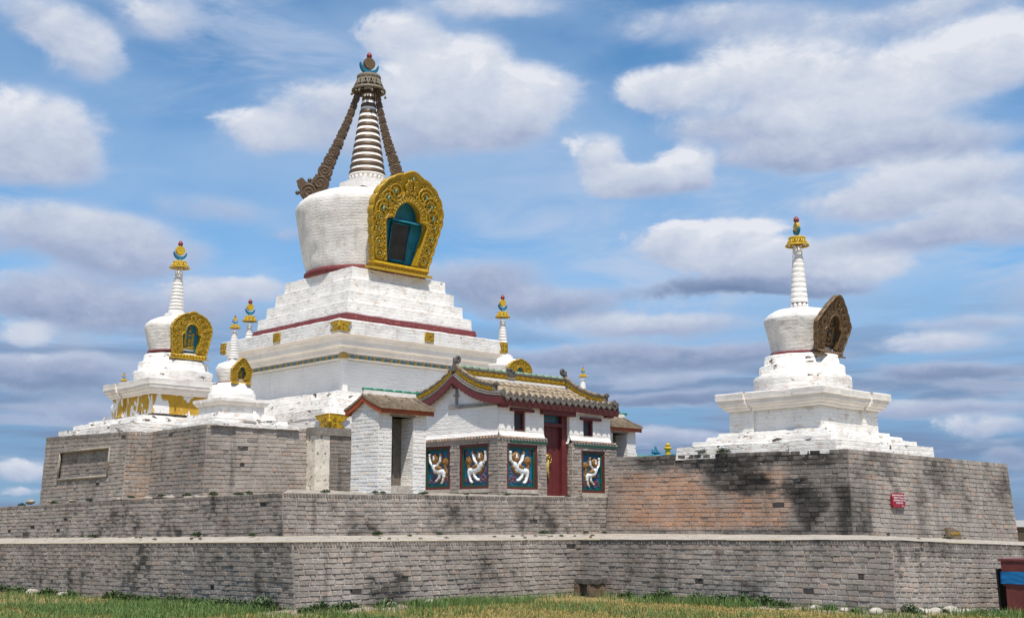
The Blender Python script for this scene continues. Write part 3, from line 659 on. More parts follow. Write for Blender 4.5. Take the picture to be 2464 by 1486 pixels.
#PART3
# ------------------------------------------------------------------ stupas
def redent(cx, cy, h, p, c, seg):
    pts = []
    base = [(-h, -h), (-c, -h), (-c, -h+p), (c, -h+p), (c, -h)] if p > 0 else [(-h, -h)]
    full = []
    for k in range(4):
        a = k*pi/2
        for (x, y) in base:
            full.append((round(x*cos(a)-y*sin(a), 6), round(x*sin(a)+y*cos(a), 6)))
    n = len(full)
    for k in range(n):
        (x0, y0), (x1, y1) = full[k], full[(k+1) % n]; m_ = seg[k]
        for q in range(m_): pts.append((cx+lerp(x0, x1, q/m_), cy+lerp(y0, y1, q/m_)))
    return pts
def stack(mb, cx, cy, levels, p=0.0, cf=0.46, step=0.16, amp=0.01, fr=2.5, cap=True, mi=0, vs=0.14):
    hm = max(l[1] for l in levels)
    if p > 0: raw = [hm*(1-cf), p, 2*hm*cf, p, hm*(1-cf)]*4
    else: raw = [2*hm]*4
    seg = [max(1, int(r/step)) for r in raw]
    lv = [levels[0]]
    for (z0, h0), (z1, h1) in zip(levels, levels[1:]):
        n = max(1, int(max(abs(z1-z0), abs(h1-h0))/vs))
        for k in range(1, n+1): lv.append((lerp(z0, z1, k/n), lerp(h0, h1, k/n)))
    loops = []
    for (z, h) in lv:
        L = []
        for (x, y) in redent(cx, cy, h, p, h*cf, seg):
            q = noise.noise_vector(Vector((x*fr, y*fr, z*fr*1.4))); q2 = noise.noise_vector(Vector((x*fr*3.3, y*fr*3.3, z*fr*4)))
            L.append(mb.vert((x+amp*(q.x+.6*q2.x), y+amp*(q.y+.6*q2.y), z+amp*(q.z+.5*q2.z))))
        loops.append(L)
    n = len(loops[0])
    for a, b in zip(loops, loops[1:]):
        for k in range(n): mb.face((a[k], a[(k+1) % n], b[(k+1) % n], b[k]), mi)
    if cap:
        c = mb.vert((cx, cy, lv[-1][0])); L = loops[-1]
        for k in range(n): mb.face((L[k], L[(k+1) % n], c), mi)
def crescent(mb, C, U, V, N, R, th, depth=0.35):
    """moon: outer arc radius R, horns up"""
    n = 22; c_, r_ = .50, 1.05; hy = (1+c_*c_-r_*r_)/(2*c_); hx = sqrt(1-hy*hy)
    aL = pi-atan2(hy, hx); ao = [lerp(aL, 2*pi+atan2(hy, hx), k/n) for k in range(n+1)]
    o = [(cos(a)*R, sin(a)*R) for a in ao]
    b0 = pi-atan2(hy-c_, hx); ai = [lerp(b0, 2*pi+atan2(hy-c_, hx), k/n) for k in range(n+1)]
    i = [(cos(a)*r_*R, c_*R+sin(a)*r_*R) for a in ai][::-1]
    C, U, V, N = Vector(C), Vector(U), Vector(V), Vector(N)
    for k in range(n):
        q = [o[k], o[k+1], i[n-k-1], i[n-k]]
        f = [C+U*x+V*y+N*(th/2) for x, y in q]; b = [C+U*x+V*y-N*(th/2) for x, y in q]
        fi = [mb.vert(x) for x in f]; bi = [mb.vert(x) for x in b]
        mb.face(fi); mb.face(bi[::-1])
        mb.face((fi[0], fi[1], bi[1], bi[0])); mb.face((fi[3], fi[2], bi[2], bi[3]))
        if k == 0: mb.face((fi[0], fi[3], bi[3], bi[0]))
        if k == n-1: mb.face((fi[1], fi[2], bi[2], bi[1]))
def disc(mb, C, U, V, N, R, th, neck=0.0, mi=0):
    C, U, V, N = Vector(C), Vector(U), Vector(V), Vector(N); n = 28
    a = [mb.vert(C+(U*cos(2*pi*k/n)+V*sin(2*pi*k/n))*R*.97+N*th/2) for k in range(n)]
    a2 = [mb.vert(C+(U*cos(2*pi*k/n)+V*sin(2*pi*k/n))*R+N*th*.38) for k in range(n)]
    b2 = [mb.vert(C+(U*cos(2*pi*k/n)+V*sin(2*pi*k/n))*R-N*th*.38) for k in range(n)]
    b = [mb.vert(C+(U*cos(2*pi*k/n)+V*sin(2*pi*k/n))*R*.97-N*th/2) for k in range(n)]
    mb.face(a, mi); mb.face(b[::-1], mi)
    for k in range(n):
        j = (k+1) % n
        mb.face((a2[k], a2[j], a[j], a[k]), mi); mb.face((b2[k], b2[j], a2[j], a2[k]), mi); mb.face((b[k], b[j], b2[j], b2[k]), mi)
def finial(par, cx, cy, z0, zc, zd, zt, R, rd, ang, mats):
    """crescent + sun disc + jewel; z0 underside of moon, zc horn tips, zd disc centre, zt tip"""
    U = (cos(ang), sin(ang), 0); N = (-sin(ang), cos(ang), 0); V = (0, 0, 1)
    th = rd*0.62
    mb = MB(); crescent(mb, (cx, cy, z0+R*0.99), U, V, N, R, th)
    mb.tube([(cx, cy, z0-0.5*R), (cx, cy, z0+.1*R)], R*0.32, 10)
    mb.build('moon_crescent', mats[0], par)
    mb = MB(); disc(mb, (cx, cy, zd), U, V, N, rd, th*1.05); mb.build('sun_disc', mats[1], par)
    mb = MB(); h = zt-(zd+rd*0.93); r = h*0.42
    mb.lathe(cx, cy, [(r*.35, zd+rd*.93), (r*.85, zd+rd*.93+h*.15), (r, zd+rd*.93+h*.38), (r*.82, zd+rd*.93+h*.62), (r*.4, zd+rd*.93+h*.85), (0.003, zt)], 14)
    mb.build('jewel', 'jewel_red', par)
def umbrella(par, cx, cy, zt, zr, rt, rr, mat, arches=10, bells=False, solid=False):
    """openwork ring crown: top band, lattice of little arches, flared rim"""
    mb = MB(); h = zt-zr
    zt2 = zt-h*0.26
    mb.lathe(cx, cy, [(rt*.80, zt2), (rt*.98, zt2), (rt*1.03, zt2+h*.06), (rt*1.03, zt-h*.06), (rt*.97, zt), (0.01, zt)], 36, capt=False)
    mb.lathe(cx, cy, [(rr*.86, zr+h*.07), (rr*.9, zr+h*.0), (rr, zr), (rr*1.0, zr+h*.10), (rr*.90, zr+h*.20), (rr*.84, zr+h*.20), (rr*.80, zr+h*.10), (rr*.86, zr+h*.07)], 40, capt=False)
    r0 = rr*.87; r1 = rt*.93; z0 = zr+h*.16; z1 = zt2+h*.02
    for k in range(arches):
        a0 = 2*pi*k/arches; da = 2*pi/arches
        pts = []
        for q in range(9):
            t = q/8; s = sin(pi*t); a = a0+da*t*1.0
            r = lerp(r0, r1, s); pts.append((cx+cos(a)*r, cy+sin(a)*r, lerp(z0, z1, s)))
        mb.tube(pts, rr*.055, 5)
        a = a0+da/2
        pts2 = [(cx+cos(a+d)*lerp(r1, r0, t), cy+sin(a+d)*lerp(r1, r0, t), lerp(z1, z0, t)) for t, d in ((0, -da*.5), (.5, -da*.22), (.75, 0), (.5, da*.22), (0, da*.5))]
        mb.tube(pts2, rr*.045, 5)
    mb.lathe(cx, cy, [(rr*.55, zr+h*.30), (rt*.60, zt2)], 24, capt=False)
    for k in range(4):
        a = pi*k/4; mb.tube([(cx+cos(a)*rr*.86, cy+sin(a)*rr*.86, zr+h*.1), (cx-cos(a)*rr*.86, cy-sin(a)*rr*.86, zr+h*.1)], rr*.03, 5)
    o = mb.build('crown_ring', mat, par)
    if bells:
        for k in range(8):
            a = 2*pi*k/8+.35; x, y = cx+cos(a)*rr, cy+sin(a)*rr; q = MB()
            q.tube([(x, y, zr+.02), (x, y, zr-.06)], .006, 5)
            q.lathe(x, y, [(.045, zr-.16), (.036, zr-.12), (.022, zr-.08), (.006, zr-.06)], 10, capb=True)
            q.build('bell', 'weathered_bronze', par)
def spire_rings(mb, cx, cy, zb, zt, rb, rt, n, gap=.28, lean=(0, 0), mi_a=0, mi_b=0, seg=36, groove=.90):
    for k in range(n):
        z0 = lerp(zb, zt, k/n); z1 = lerp(zb, zt, (k+1)/n); r = lerp(rb, rt, (k+.3)/n); r2 = lerp(rb, rt, (k+.9)/n)
        d = z1-z0; zr = z0+d*(1-gap)
        ox, oy = cx+lean[0]*(z0-zb), cy+lean[1]*(z0-zb)
        mb.lathe(ox, oy, [(r*groove, z0), (r*.985, z0), (r, z0+d*.12), (r*.985, z0+d*.45), (r2*.985, zr-d*.05), (r2*.95, zr)], seg, mi_a, capt=False, amp=.0015, fr=4)
        mb.lathe(ox, oy, [(r2*.96, zr), (r2*groove, zr+.001), (r2*groove, z1+.002)], seg, mi_b, capt=False)
# ---- halo frames (gold horseshoe with scrollwork round a niche)
def spiral(cu, cv, r, turns=1.6, hand=1, a0=0.0, n=26):
    out = []
    for k in range(n+1):
        t = k/n; a = a0+hand*turns*2*pi*t; rr = r*(1-0.86*t); out.append((cu+cos(a)*rr, cv+sin(a)*rr))
    return out
def halo(par, cx, y0, z0, lean, H, wb, wm, vm, vo, niche, mats, shape='round', scallop=0.03, base=0.07, nsc=5, relief='emblem', th=0.16, nichedepth=0.2, big=False):
    """upright frame facing -Y.  wb/wm half widths at foot / widest, vm height of widest, niche=(v0, hw0, vs, hws, vt)"""
    Vv = Vector((0, -sin(lean), cos(lean))); U = Vector((1, 0, 0)); N = Vector((0, -cos(lean), -sin(lean))); O = Vector((cx, y0, z0))
    P = lambda u, v, n=0.0: O+U*u+Vv*v+N*n
    # outer outline (half, right side) sampled from foot to tip
    def outer(t):  # t 0..1 foot->tip
        if t < vo:
            k = t/vo; v = vm*k; u = lerp(wb, wm, k**0.85)
        else:
            k = (t-vo)/(1-vo); a = k*pi/2
            if shape == 'leaf':
                v = vm+(H-vm)*k; u = wm*(1-k)**.72
            else:
                v = vm+(H-vm)*sin(a)**1.0; u = wm*cos(a)
                if k > .86: v += (k-.86)/.14*H*.035
        return u, v
    def scal(t, u, v):
        s = abs(sin(pi*t*nsc*1.0))**.5; f = 1+scallop*(s-.6)
        return u*f, vm+(v-vm)*(1+scallop*.6*(s-.6)) if v > vm else v
    v0, hw0, vs_, hws, vt = niche
    def inner(t):
        if t < .45: k = t/.45; return lerp(hw0, hws, k), lerp(v0, vs_, k)
        if t < .58:
            k = (t-.45)/.13; a = k*pi*.62; r = hws*.27
            return hws-r+cos(a)*r, vs_+sin(a)*r*.9
        k = (t-.58)/.42; a = k*pi/2; r = hws*.62
        vc = vt-r*1.12
        return r*cos(a*1.0), lerp(vc+0.02, vt, sin(a)) if k > 0 else vc
    n = 110; OL = []; IL = []
    for k in range(n+1):
        t = k/n; u, v = outer(t); OL.append(scal(t, u, v)); IL.append(inner(t))
    ol = OL + [(-u, v) for u, v in reversed(OL[:-1])]; il = IL + [(-u, v) for u, v in reversed(IL[:-1])]
    mb = MB(); m_ = len(ol); bev = .16*wb*.4
    rings = []
    def ring(pts, nn): return [mb.vert(P(u, v, nn)) for u, v in pts]
    mid = lambda f: [(lerp(a[0], b[0], f), lerp(a[1], b[1], f)) for a, b in zip(ol, il)]
    R = [ring(il, -th), ring(il, 0.0), ring(mid(.93), th*.12), ring(mid(.88), 0), ring(mid(.5), -th*.16), ring(mid(.10), 0), ring(mid(.05), th*.14), ring(ol, 0.02), ring(ol, -th)]
    for a, b in zip(R, R[1:]):
        for k in range(m_-1): mb.face((a[k], a[k+1], b[k+1], b[k]), 0, None, False)
    for k in range(m_-1): mb.face((R[-1][k], R[-1][k+1], R[0][k+1], R[0][k]))
    for e_ in (0, m_-1): mb.face([r[e_] for r in R])
    fr_ = mb.build('halo_frame', mats[0], par)
    # scrollwork
    mb = MB(); rad = H*(.0115 if big else .0125)
    S = []
    m5 = mid(.5); nh = len(OL)
    def lenfrac(lst, f):
        L = [0]
        for a, b in zip(lst, lst[1:]): L.append(L[-1]+sqrt((a[0]-b[0])**2+(a[1]-b[1])**2))
        t = f*L[-1]
        for k in range(len(L)-1):
            if L[k+1] >= t: return k
        return len(L)-2
    half = mid(.5)[:nh]; outh = OL; inh = IL
    cnt = 7 if big else 6 if shape == 'round' else 6
    tipgap = .05
    k_prev = None
    for q in range(cnt):
        f = .06+(1-.06-.12)*(q+.4)/cnt*1.0
        k = lenfrac(half, f); cu, cv = half[k]; w = sqrt((outh[k][0]-inh[k][0])**2+(outh[k][1]-inh[k][1])**2)
        sz = w*(.37 if big else .33)
        seglen = .9/cnt
        for sg in (1, -1):
            S.append((spiral(cu*sg, cv, sz, 2.2, sg, .3+q), rad*1.05))
            S.append((spiral(cu*sg, cv, sz*1.18, .75, -sg, 2.+q, 12), rad*.8))
            for (ff, off, s2) in ((.035, .80, .34), (-.035, .22, .34), (.0, .84, .26), (.04, .25, .26)):
                k2 = lenfrac(half, min(.98, max(.02, f+ff+.03))); a_, b_ = outh[k2], inh[k2]
                S.append((spiral(lerp(b_[0], a_[0], off)*sg, lerp(b_[1], a_[1], off), sz*s2, 1.4, -sg if off > .5 else sg, q*1.3, 14), rad*.8))
            if big: pass
    for pts, r in S: mb.tube([P(u, v, rad*.2) for u, v in pts], [r*(1-.35*i/len(pts)) for i in range(len(pts))], 5)
    # rim and inner mouldings, beads
    mb.tube([P(u, v, 0.01) for u, v in ol], rad*1.3, 6); mb.tube([P(u, v, 0.01) for u, v in mid(.97)], rad*1.3, 6); mb.tube([P(u, v, 0.0) for u, v in mid(.84)], rad*.8, 5)
    md = mid(.905); nb = 40 if big else 24; acc = 0
    for q in range(nb):
        k = int((q+.5)/nb*len(md)); u, v = md[k]; mb.sphere(P(u, v, th*.10), rad*1.15, 0, (1, 1, 1), 6, 4)
    # crest motif
    cv = lerp(vt, H, .5); cs = (H-vt)*.20
    for sg in (1, -1):
        for (du, dv, s_) in ((.9, .1, .95), (.75, 1.0, .6), (.8, -.9, .55), (.28, 1.25, .35)):
            mb.tube([P(u, v, rad*.3) for u, v in spiral(sg*cs*du, cv+cs*dv, cs*.62*s_, 1.7, -sg, pi/2, 18)], rad*.85, 5)
    mb.build('scrollwork', mats[1], par)
    if big:
        for q in range(cnt):
            f = .06+.82*(q+.4)/cnt; k = lenfrac(half, f); cu, cv2 = half[k]; w = abs(outh[k][0]-inh[k][0])+.0001; w = sqrt((outh[k][0]-inh[k][0])**2+(outh[k][1]-inh[k][1])**2)
            for sg in (1, -1):
                g = MB(); r = w*.052
                g.tube([P(cu*sg+cos(a)*r*1.1*sg, cv2+sin(a)*r*1.5, rad*1.5) for a in [x*.35-1.2 for x in range(9)]], [r*.25, r*.5, r*.7, r*.8, r*.75, r*.6, r*.45, r*.3, r*.12], 7)
                g.build('inlaid_gem', 'gem_green', par)
        g = MB(); g.sphere(P(0, H*.955, .03), .035, 0, (1, 1, 1.7), 8, 6); g.build('inlaid_gem', 'gem_green', par)
        # raised letter on the crest
        g = MB(); s_ = .052; lc = (0, lerp(vt, H, .44))
        for st in ([(-2, 3), (2, 3.3)], [(1.9, 3.2), (1.9, -3)], [(-1.7, 1.5), (.3, 1.6), (.9, .6), (-.6, .3), (-1.6, -.9), (-.8, -2.2), (.6, -2.0), (1.0, -1)], [(-.4, 3), (-.4, 1.6)]):
            g.tube([P(lc[0]+a*s_, lc[1]+b*s_, .015) for a, b in st], .018, 5)
        g.build('raised_letter', mats[0], par)
    # foot
    mb = MB(); bw = wb*1.10
    def bar(v0_, v1_, w0, w1, d0, d1):
        b_ = [P(-w0, v0_, d0), P(w0, v0_, d0), P(w0, v0_, -th), P(-w0, v0_, -th)]; t_ = [P(-w1, v1_, d1), P(w1, v1_, d1), P(w1, v1_, -th), P(-w1, v1_, -th)]
        mb.hexa(b_, t_)
    b0 = base*H
    bar(-b0*.55, -b0*.10, bw*1.06, bw*1.06, .16*wb+.04, .14*wb+.04); bar(-b0*.10, b0*.55, bw*.94, bw*.98, .05, .09*wb+.02); bar(b0*.55, b0*.95, bw*1.0, bw*.94, .10*wb+.02, .04)
    nl = 16 if big else 10
    for q in range(nl):
        u = lerp(-bw*.9, bw*.9, (q+.5)/nl); mb.sphere(P(u, b0*.22, .06), bw*.9/nl, 0, (.9, .6, 1.25), 8, 6)
    mb.build('lotus_foot', mats[0], par)
    # niche
    nd = th+nichedepth if False else nichedepth
    mb = MB(); b = [mb.vert(P(u, v, -nd)) for u, v in il]; mb.face(b, 0)
    f = [mb.vert(P(u*1.02, v, -th*.6)) for u, v in il]
    for k in range(len(il)-1): mb.face((f[k], f[k+1], b[k+1], b[k]), 0)
    mb.face((f[-1], f[0], b[0], b[-1]), 0)
    nc_ = mb.build('niche', mats[2], par)
    if relief == 'window':
        w0, w1, h0, h1 = .35, .375, .30, 1.50; d = -nd+.05
        g = MB(); g.hexa([P(-w0, h0, d), P(w0, h0, d), P(w0, h0, -nd-.02), P(-w0, h0, -nd-.02)], [P(-w1, h1, d), P(w1, h1, d), P(w1, h1, -nd-.02), P(-w1, h1, -nd-.02)])
        g.build('window_glass', 'window_glass', par)
        g = MB()
        for a_, b_ in (((-w0, h0), (w0, h0)), ((-w1, h1), (w1, h1)), ((-w0, h0), (-w1, h1)), ((w0, h0), (w1, h1))):
            g.tube([P(*a_, d+.01), P(*b_, d+.01)], .035, 4)
        g.build('window_frame', 'teal_paint', par)
        g = MB(); r = hws*.60
        g.hexa([P(-hws*.66, vs_+.10, -.02), P(hws*.66, vs_+.10, -.02), P(hws*.66, vs_+.10, -nd), P(-hws*.66, vs_+.10, -nd)], [P(-hws*.6, vs_+.15, -.05), P(hws*.6, vs_+.15, -.05), P(hws*.6, vs_+.15, -nd), P(-hws*.6, vs_+.15, -nd)])
        g.build('niche_hood', 'niche_teal', par)
    else:
        g = MB(); s_ = (vt-v0); d = -nd+.02
        w = hw0*.50
        for sg in (1, -1): g.hexa([P(sg*w-.05*s_, v0+.16*s_, d), P(sg*w+.03*s_, v0+.16*s_, d), P(sg*w+.03*s_, v0+.16*s_, -nd), P(sg*w-.05*s_, v0+.16*s_, -nd)], [P(sg*w-.05*s_, v0+.68*s_, d), P(sg*w+.03*s_, v0+.68*s_, d), P(sg*w+.03*s_, v0+.68*s_, -nd), P(sg*w-.05*s_, v0+.68*s_, -nd)])
        g.sphere(P(0, v0+.43*s_, d), .085*s_, 0, (1, .45, 1), 10, 8)
        g.prism([P(-w*.8, v0+.33*s_, d), P(w*.8, v0+.33*s_, d), P(0, v0+.21*s_, d)], -N*.04)
        g.prism([P(-w*.8, v0+.64*s_, d), P(w*.8, v0+.64*s_, d), P(0, v0+.55*s_, d)], -N*.04)
        for vv in (.13, .17): g.tube([P(-w*1.5, v0+vv*s_+.02*s_, d), P(0, v0+vv*s_-.01*s_, d+.01), P(w*1.5, v0+vv*s_+.02*s_, d)], .028*s_, 5)
        g.lathe(0, 0, [(.01, 0)], 3) if False else None
        g.sphere(P(0, v0+.76*s_, d), .06*s_, 0, (1, .5, 1.0), 8, 6); g.sphere(P(0, v0+.87*s_, d), .03*s_, 0, (.8, .5, 2.2), 8, 6)
        g.build('emblem_relief', mats[3], par)
LEAN0 = (0, 0)
G1 = 'white stupas round the great stupa'
def stupa(name, cx, cy, label, sq, body, steps, rtiers, dome, spire, crown, fin, halo_args=None, group=None, mats=None, lean=(0, 0), p=0.05, body_mat='white_wash', worn='white_wash_worn', neck=None, zbands=None, bells=False, paintpanels=False, tier_round=True, cut=None, soff=(0, 0), cap_mats=('teal_paint', 'yellow_paint', 'yellow_paint')):
    """sq: cornice levels [(z,h)..] top-down list built upward; all heights in metres"""
    par = thing(name, (cx, cy, steps[0][0]), label, 'stupa', group or G1)
    mb = MB(); stack(mb, cx+soff[0], cy+soff[1], steps, p*1.3, .46, amp=.016); mb.build('base_steps', worn, par)
    mb = MB(); stack(mb, cx, cy, body, p, .46, amp=.009); mb.build('pedestal_body', 'patched_yellow' if paintpanels else body_mat, par)
    mb = MB(); stack(mb, cx, cy, sq, p, .46, amp=.010, step=.14, vs=.08); mb.build('cornice', 'cornice_wash', par)
    mb = MB()
    if tier_round: mb.lathe(cx, cy, rtiers, 56, amp=.016, vsub=.12)
    else: stack(mb, cx, cy, rtiers[::1], 0, amp=.014)
    mb.build('stepped_tiers', worn, par)
    mb = MB(); mb.lathe(cx, cy, dome, 90, amp=.012, vsub=.06, fr=2.0, skip=(lambda v: abs(v[0]-cut[0]) < cut[1] and v[1] < cy-.1 and cut[2] < v[2] < cut[3]) if cut else None); mb.build('dome', 'white_wash_dome', par)
    for (r, z, hgt) in (zbands or []):
        mb = MB(); mb.lathe(cx, cy, [(r*.9, z), (r, z), (r*1.01, z+hgt*.5), (r*.985, z+hgt), (r*.9, z+hgt)], 72, amp=.006, capt=False, skip=(lambda v: abs(v[0]-cut[0]) < cut[1]*.85 and v[1] < cy and v[2] > cut[2]-.25 and r < cut[1]*2.6) if cut else None); mb.build('red_band', 'maroon_band', par)
    zb, zt, rb, rt, n = spire[:5]
    if neck:
        mb = MB(); stack(mb, cx, cy, neck, 0, amp=.004); mb.build('spire_base', 'white_wash_clean', par)
    mb = MB(); spire_rings(mb, cx, cy, zb, zt, rb, rt, n, lean=lean, **(spire[5] if len(spire) > 5 else {})); mb.build('spire', ['white_wash_clean', 'white_wash_clean'], par)
    tx, ty = cx+lean[0]*(crown[0]-zb), cy+lean[1]*(crown[0]-zb)
    umbrella(par, tx, ty, crown[0], crown[1], crown[2], crown[3], cap_mats[2], bells=bells)
    finial(par, tx, ty, *fin, mats=cap_mats)
    return par
# ---- the great stupa
gx, gy = 23.22, 31.62
GS = thing('great_stupa', (gx, gy, 4.03), 'tallest white stupa, with bronze striped spire, curled bronze props and big golden halo', 'stupa')
mb = MB(); stack(mb, gx, gy, [(4.40, 5.1), (4.66, 5.08), (4.68, 4.55), (4.88, 4.53), (4.90, 4.0), (5.12, 3.98), (5.14, 3.4), (5.42, 3.36), (5.44, 2.9)], 0, amp=.024, step=.22, fr=1.8); mb.build('base_steps', 'white_wash_worn', GS)
mb = MB(); stack(mb, gx+.36, gy-.03, [(4.02, 5.46), (4.52, 5.44), (4.53, 4.6)], 0, amp=.022, step=.2, fr=1.8); mb.build('plinth_block', 'white_wash_worn', GS)
mb = MB(); stack(mb, gx, gy, [(5.40, 2.70), (6.50, 2.68)], 0, amp=.010, step=.2, fr=1.5); stack(mb, gx, gy, [(5.40, 2.70)], 0) if False else None
for sx, sy in ((-1, -1), (1, -1), (-1, 1)): mb.box((gx+sx*2.72-.09, gy+sy*2.72-.09, 5.42), (gx+sx*2.72+.09, gy+sy*2.72+.09, 6.47))
mb.build('pedestal_body', 'white_wash_clean', GS)
mb = MB(); stack(mb, gx, gy, [(6.46, 2.75), (6.48, 2.80), (6.60, 2.80), (6.615, 2.74)], 0, amp=.002, cap=False); mb.build('frieze_rail', 'cornice_wash', GS)
for axis_ in ('x', 'y'):
    for k in range(34):
        a = lerp(-2.72, 2.72, (k+.5)/34)
        for side in (-1,):
            b = MB(); w = .135/2*1.02
            if axis_ == 'x': lo, hi = (gx+a-w, gy-2.86, 6.50), (gx+a+w*.9, gy-2.79, 6.585)
            else: lo, hi = (gx-2.86, gy+a-w, 6.50), (gx-2.79, gy+a+w*.9, 6.585)
            x0, y0, z0 = lo; x1, y1, z1 = hi; b.hexa([(x0, y0, z0), (x1, y0, z0), (x1, y1, z0), (x0, y1, z0)], [(x0+.015, y0+.015, z1), (x1-.015, y0+.015, z1), (x1-.015, y1, z1), (x0+.015, y1, z1)])
            b.build('frieze_tile', 'frieze_blue' if k % 2 else 'frieze_yellow', GS)
b = MB(); b.box((gx-2.90, gy-2.90, 6.47), (gx-2.72, gy-2.72, 6.61)); b.build('frieze_corner', 'frieze_yellow', GS)
mb = MB(); stack(mb, gx, gy, [(6.60, 2.70), (6.61, 2.80), (6.66, 2.88), (6.67, 2.93), (6.79, 2.93), (6.82, 2.97), (6.83, 3.12), (6.97, 3.13), (7.0, 3.16), (7.12, 3.24), (7.125, 3.36)], 0, amp=.008, step=.2, cap=False, vs=.1); mb.build('cornice', 'cornice_wash', GS)
mb = MB(); stack(mb, gx, gy, [(7.12, 3.35), (7.53, 3.36), (7.56, 3.30), (7.62, 2.5)], 0, amp=.014, step=.16, vs=.12); mb.build('fascia', 'white_wash', GS)
mb = MB(); stack(mb, gx, gy, [(7.58, 2.63), (7.76, 2.65), (7.90, 2.62), (7.91, 2.4)], 0, amp=.010, step=.15, vs=.08); mb.build('red_band', 'maroon_band', GS)
mb = MB(); stack(mb, gx, gy, [(7.86, 2.54), (8.28, 2.52), (8.30, 2.33), (8.68, 2.31), (8.70, 2.12), (9.12, 2.10), (9.14, 1.915), (9.54, 1.90), (9.56, 1.80)], 0, amp=.014, step=.14, vs=.12); mb.build('stepped_tiers', 'white_wash', GS)
mb = MB(); mb.lathe(gx, gy, [(1.86, 9.54), (2.02, 9.56), (2.03, 9.72), (1.95, 9.78)], 64, amp=.008); mb.build('red_band', 'maroon_band', GS)
mb = MB(); mb.lathe(gx, gy, [(1.93, 9.68), (2.0, 9.95), (2.08, 10.3), (2.17, 10.75), (2.26, 11.25), (2.33, 11.65), (2.36, 11.84), (2.34, 11.97), (2.25, 12.10), (2.08, 12.25), (1.85, 12.36), (1.60, 12.43), (1.2, 12.48), (0.6, 12.52), (0, 12.53)], 120, amp=.028, fr=1.6, vsub=.10, skip=lambda v: abs(v[0]-23.07) < .84 and v[1] < gy-1.0 and 9.70 < v[2] < 11.90); mb.build('dome', 'white_wash_dome', GS)
mb = MB(); stack(mb, gx, gy, [(12.40, .60), (12.66, .60), (12.67, .66), (13.01, .66), (13.02, .55)], 0, amp=.004, vs=.1); mb.build('spire_base', 'white_wash_clean', GS)
b = MB(); b.box((gx-.65, gy-.65, 12.56), (gx-.57, gy+.3, 12.655)); b.box((gx-.57, gy-.65, 12.56), (gx+.3, gy-.57, 12.655)); b.build('timber_packing', 'old_wood', GS)
mb = MB(); mb.lathe(gx, gy, [(.50, 12.98), (.53, 13.02), (.58, 13.16), (.61, 13.19), (.62, 13.245)], 48)
for k in range(22):
    a = 2*pi*k/22; mb.sphere((gx+cos(a)*.555, gy+sin(a)*.555, 13.10), .070, 0, (1, 1, 1.6), 8, 6)
mb.build('lotus_ring', 'cornice_wash', GS)
mb = MB(); nr = 13
spire_rings(mb, gx, gy, 13.245, 16.35, .635, .165, nr, gap=.34, mi_a=0, mi_b=1, seg=48, groove=.945)
mb.build('spire', ['prop_bronze', 'white_wash_clean'], GS)
umbrella(GS, gx, gy, 16.80, 16.22, .40, .585, 'weathered_bronze', 14, bells=True)
finial(GS, gx, gy, 16.84, 17.1, 17.24, 17.67, .345, .21, -.16, ('teal_paint', 'bronze', 'bronze'))
# curled bronze props
def prop(path, widths, nrm, ang):
    mb = MB(); D = Vector((cos(ang), sin(ang), 0)); N = Vector((-sin(ang), cos(ang), 0)); th = .17
    pts = [Vector((gx, gy, 0))+D*r+Vector((0, 0, z)) for r, z in path]
    L = []; Rr = []
    # resample
    q = []; w = []
    for k in range(len(pts)-1):
        for s in range(5): q.append(pts[k].lerp(pts[k+1], s/5)); w.append(lerp(widths[k], widths[k+1], s/5))
    q.append(pts[-1]); w.append(widths[-1]); n = len(q)
    for k in range(n):
        d = (q[min(k+1, n-1)]-q[max(k-1, 0)]).normalized(); s = d.cross(N).normalized()
        sc = 1+.07*sin(k*1.3)
        L.append(q[k]+s*w[k]/2*sc); Rr.append(q[k]-s*w[k]/2*(2-sc))
    for k in range(n-1):
        a, b, c, d = [q[j]+(e-q[j])*.86 for j, e in ((k, L[k]), (k+1, L[k+1]), (k+1, Rr[k+1]), (k, Rr[k]))]
        mb.hexa([a-N*th*.42, b-N*th*.42, c-N*th*.42, d-N*th*.42], [a+N*th*.42, b+N*th*.42, c+N*th*.42, d+N*th*.42])
    k = 1; q_ = 0; up = Vector((0, 0, 1))
    while k < n-1:
        r = w[k]*.55; q_ += 1
        disc(mb, q[k], D, up, N, r, th)
        for sgn in (1, -1):
            C = q[k]+N*sgn*th*.5; h_ = 1 if q_ % 2 else -1
            mb.tube([C+D*x+up*y for x, y in spiral(0, 0, r*.88, 1.9, h_, q_*.9, 26)], r*.11, 5)
        d = (q[min(k+1, n-1)]-q[k-1]).normalized(); s = d.cross(N).normalized()
        for sg in (1, -1): mb.sphere(q[k]+s*sg*r*.92+d*r*.85, r*.24, 0, (1, 1, 1), 8, 6)
        acc = 0
        while k < n-1 and acc < r*1.72: acc += (q[k+1]-q[k]).length; k += 1
    return mb.build('curled_prop', 'prop_bronze', GS)
px_r = [(.29, 16.30), (.40, 15.95), (.55, 15.50), (.70, 15.05), (.86, 14.62), (1.03, 14.22), (1.22, 13.82), (1.40, 13.38), (1.58, 12.98), (1.74, 12.62), (1.84, 12.38)]
LA = radians(136.5)
prop([(.29, 16.30), (.44, 15.93), (.58, 15.50), (.73, 15.08), (.90, 14.66), (1.06, 14.25), (1.24, 13.85), (1.40, 13.48), (1.52, 13.10), (1.66, 12.84), (1.90, 12.66), (2.12, 12.86), (2.30, 13.12)], [.18, .20, .22, .25, .29, .33, .38, .44, .51, .58, .62, .46, .26], 1, LA)
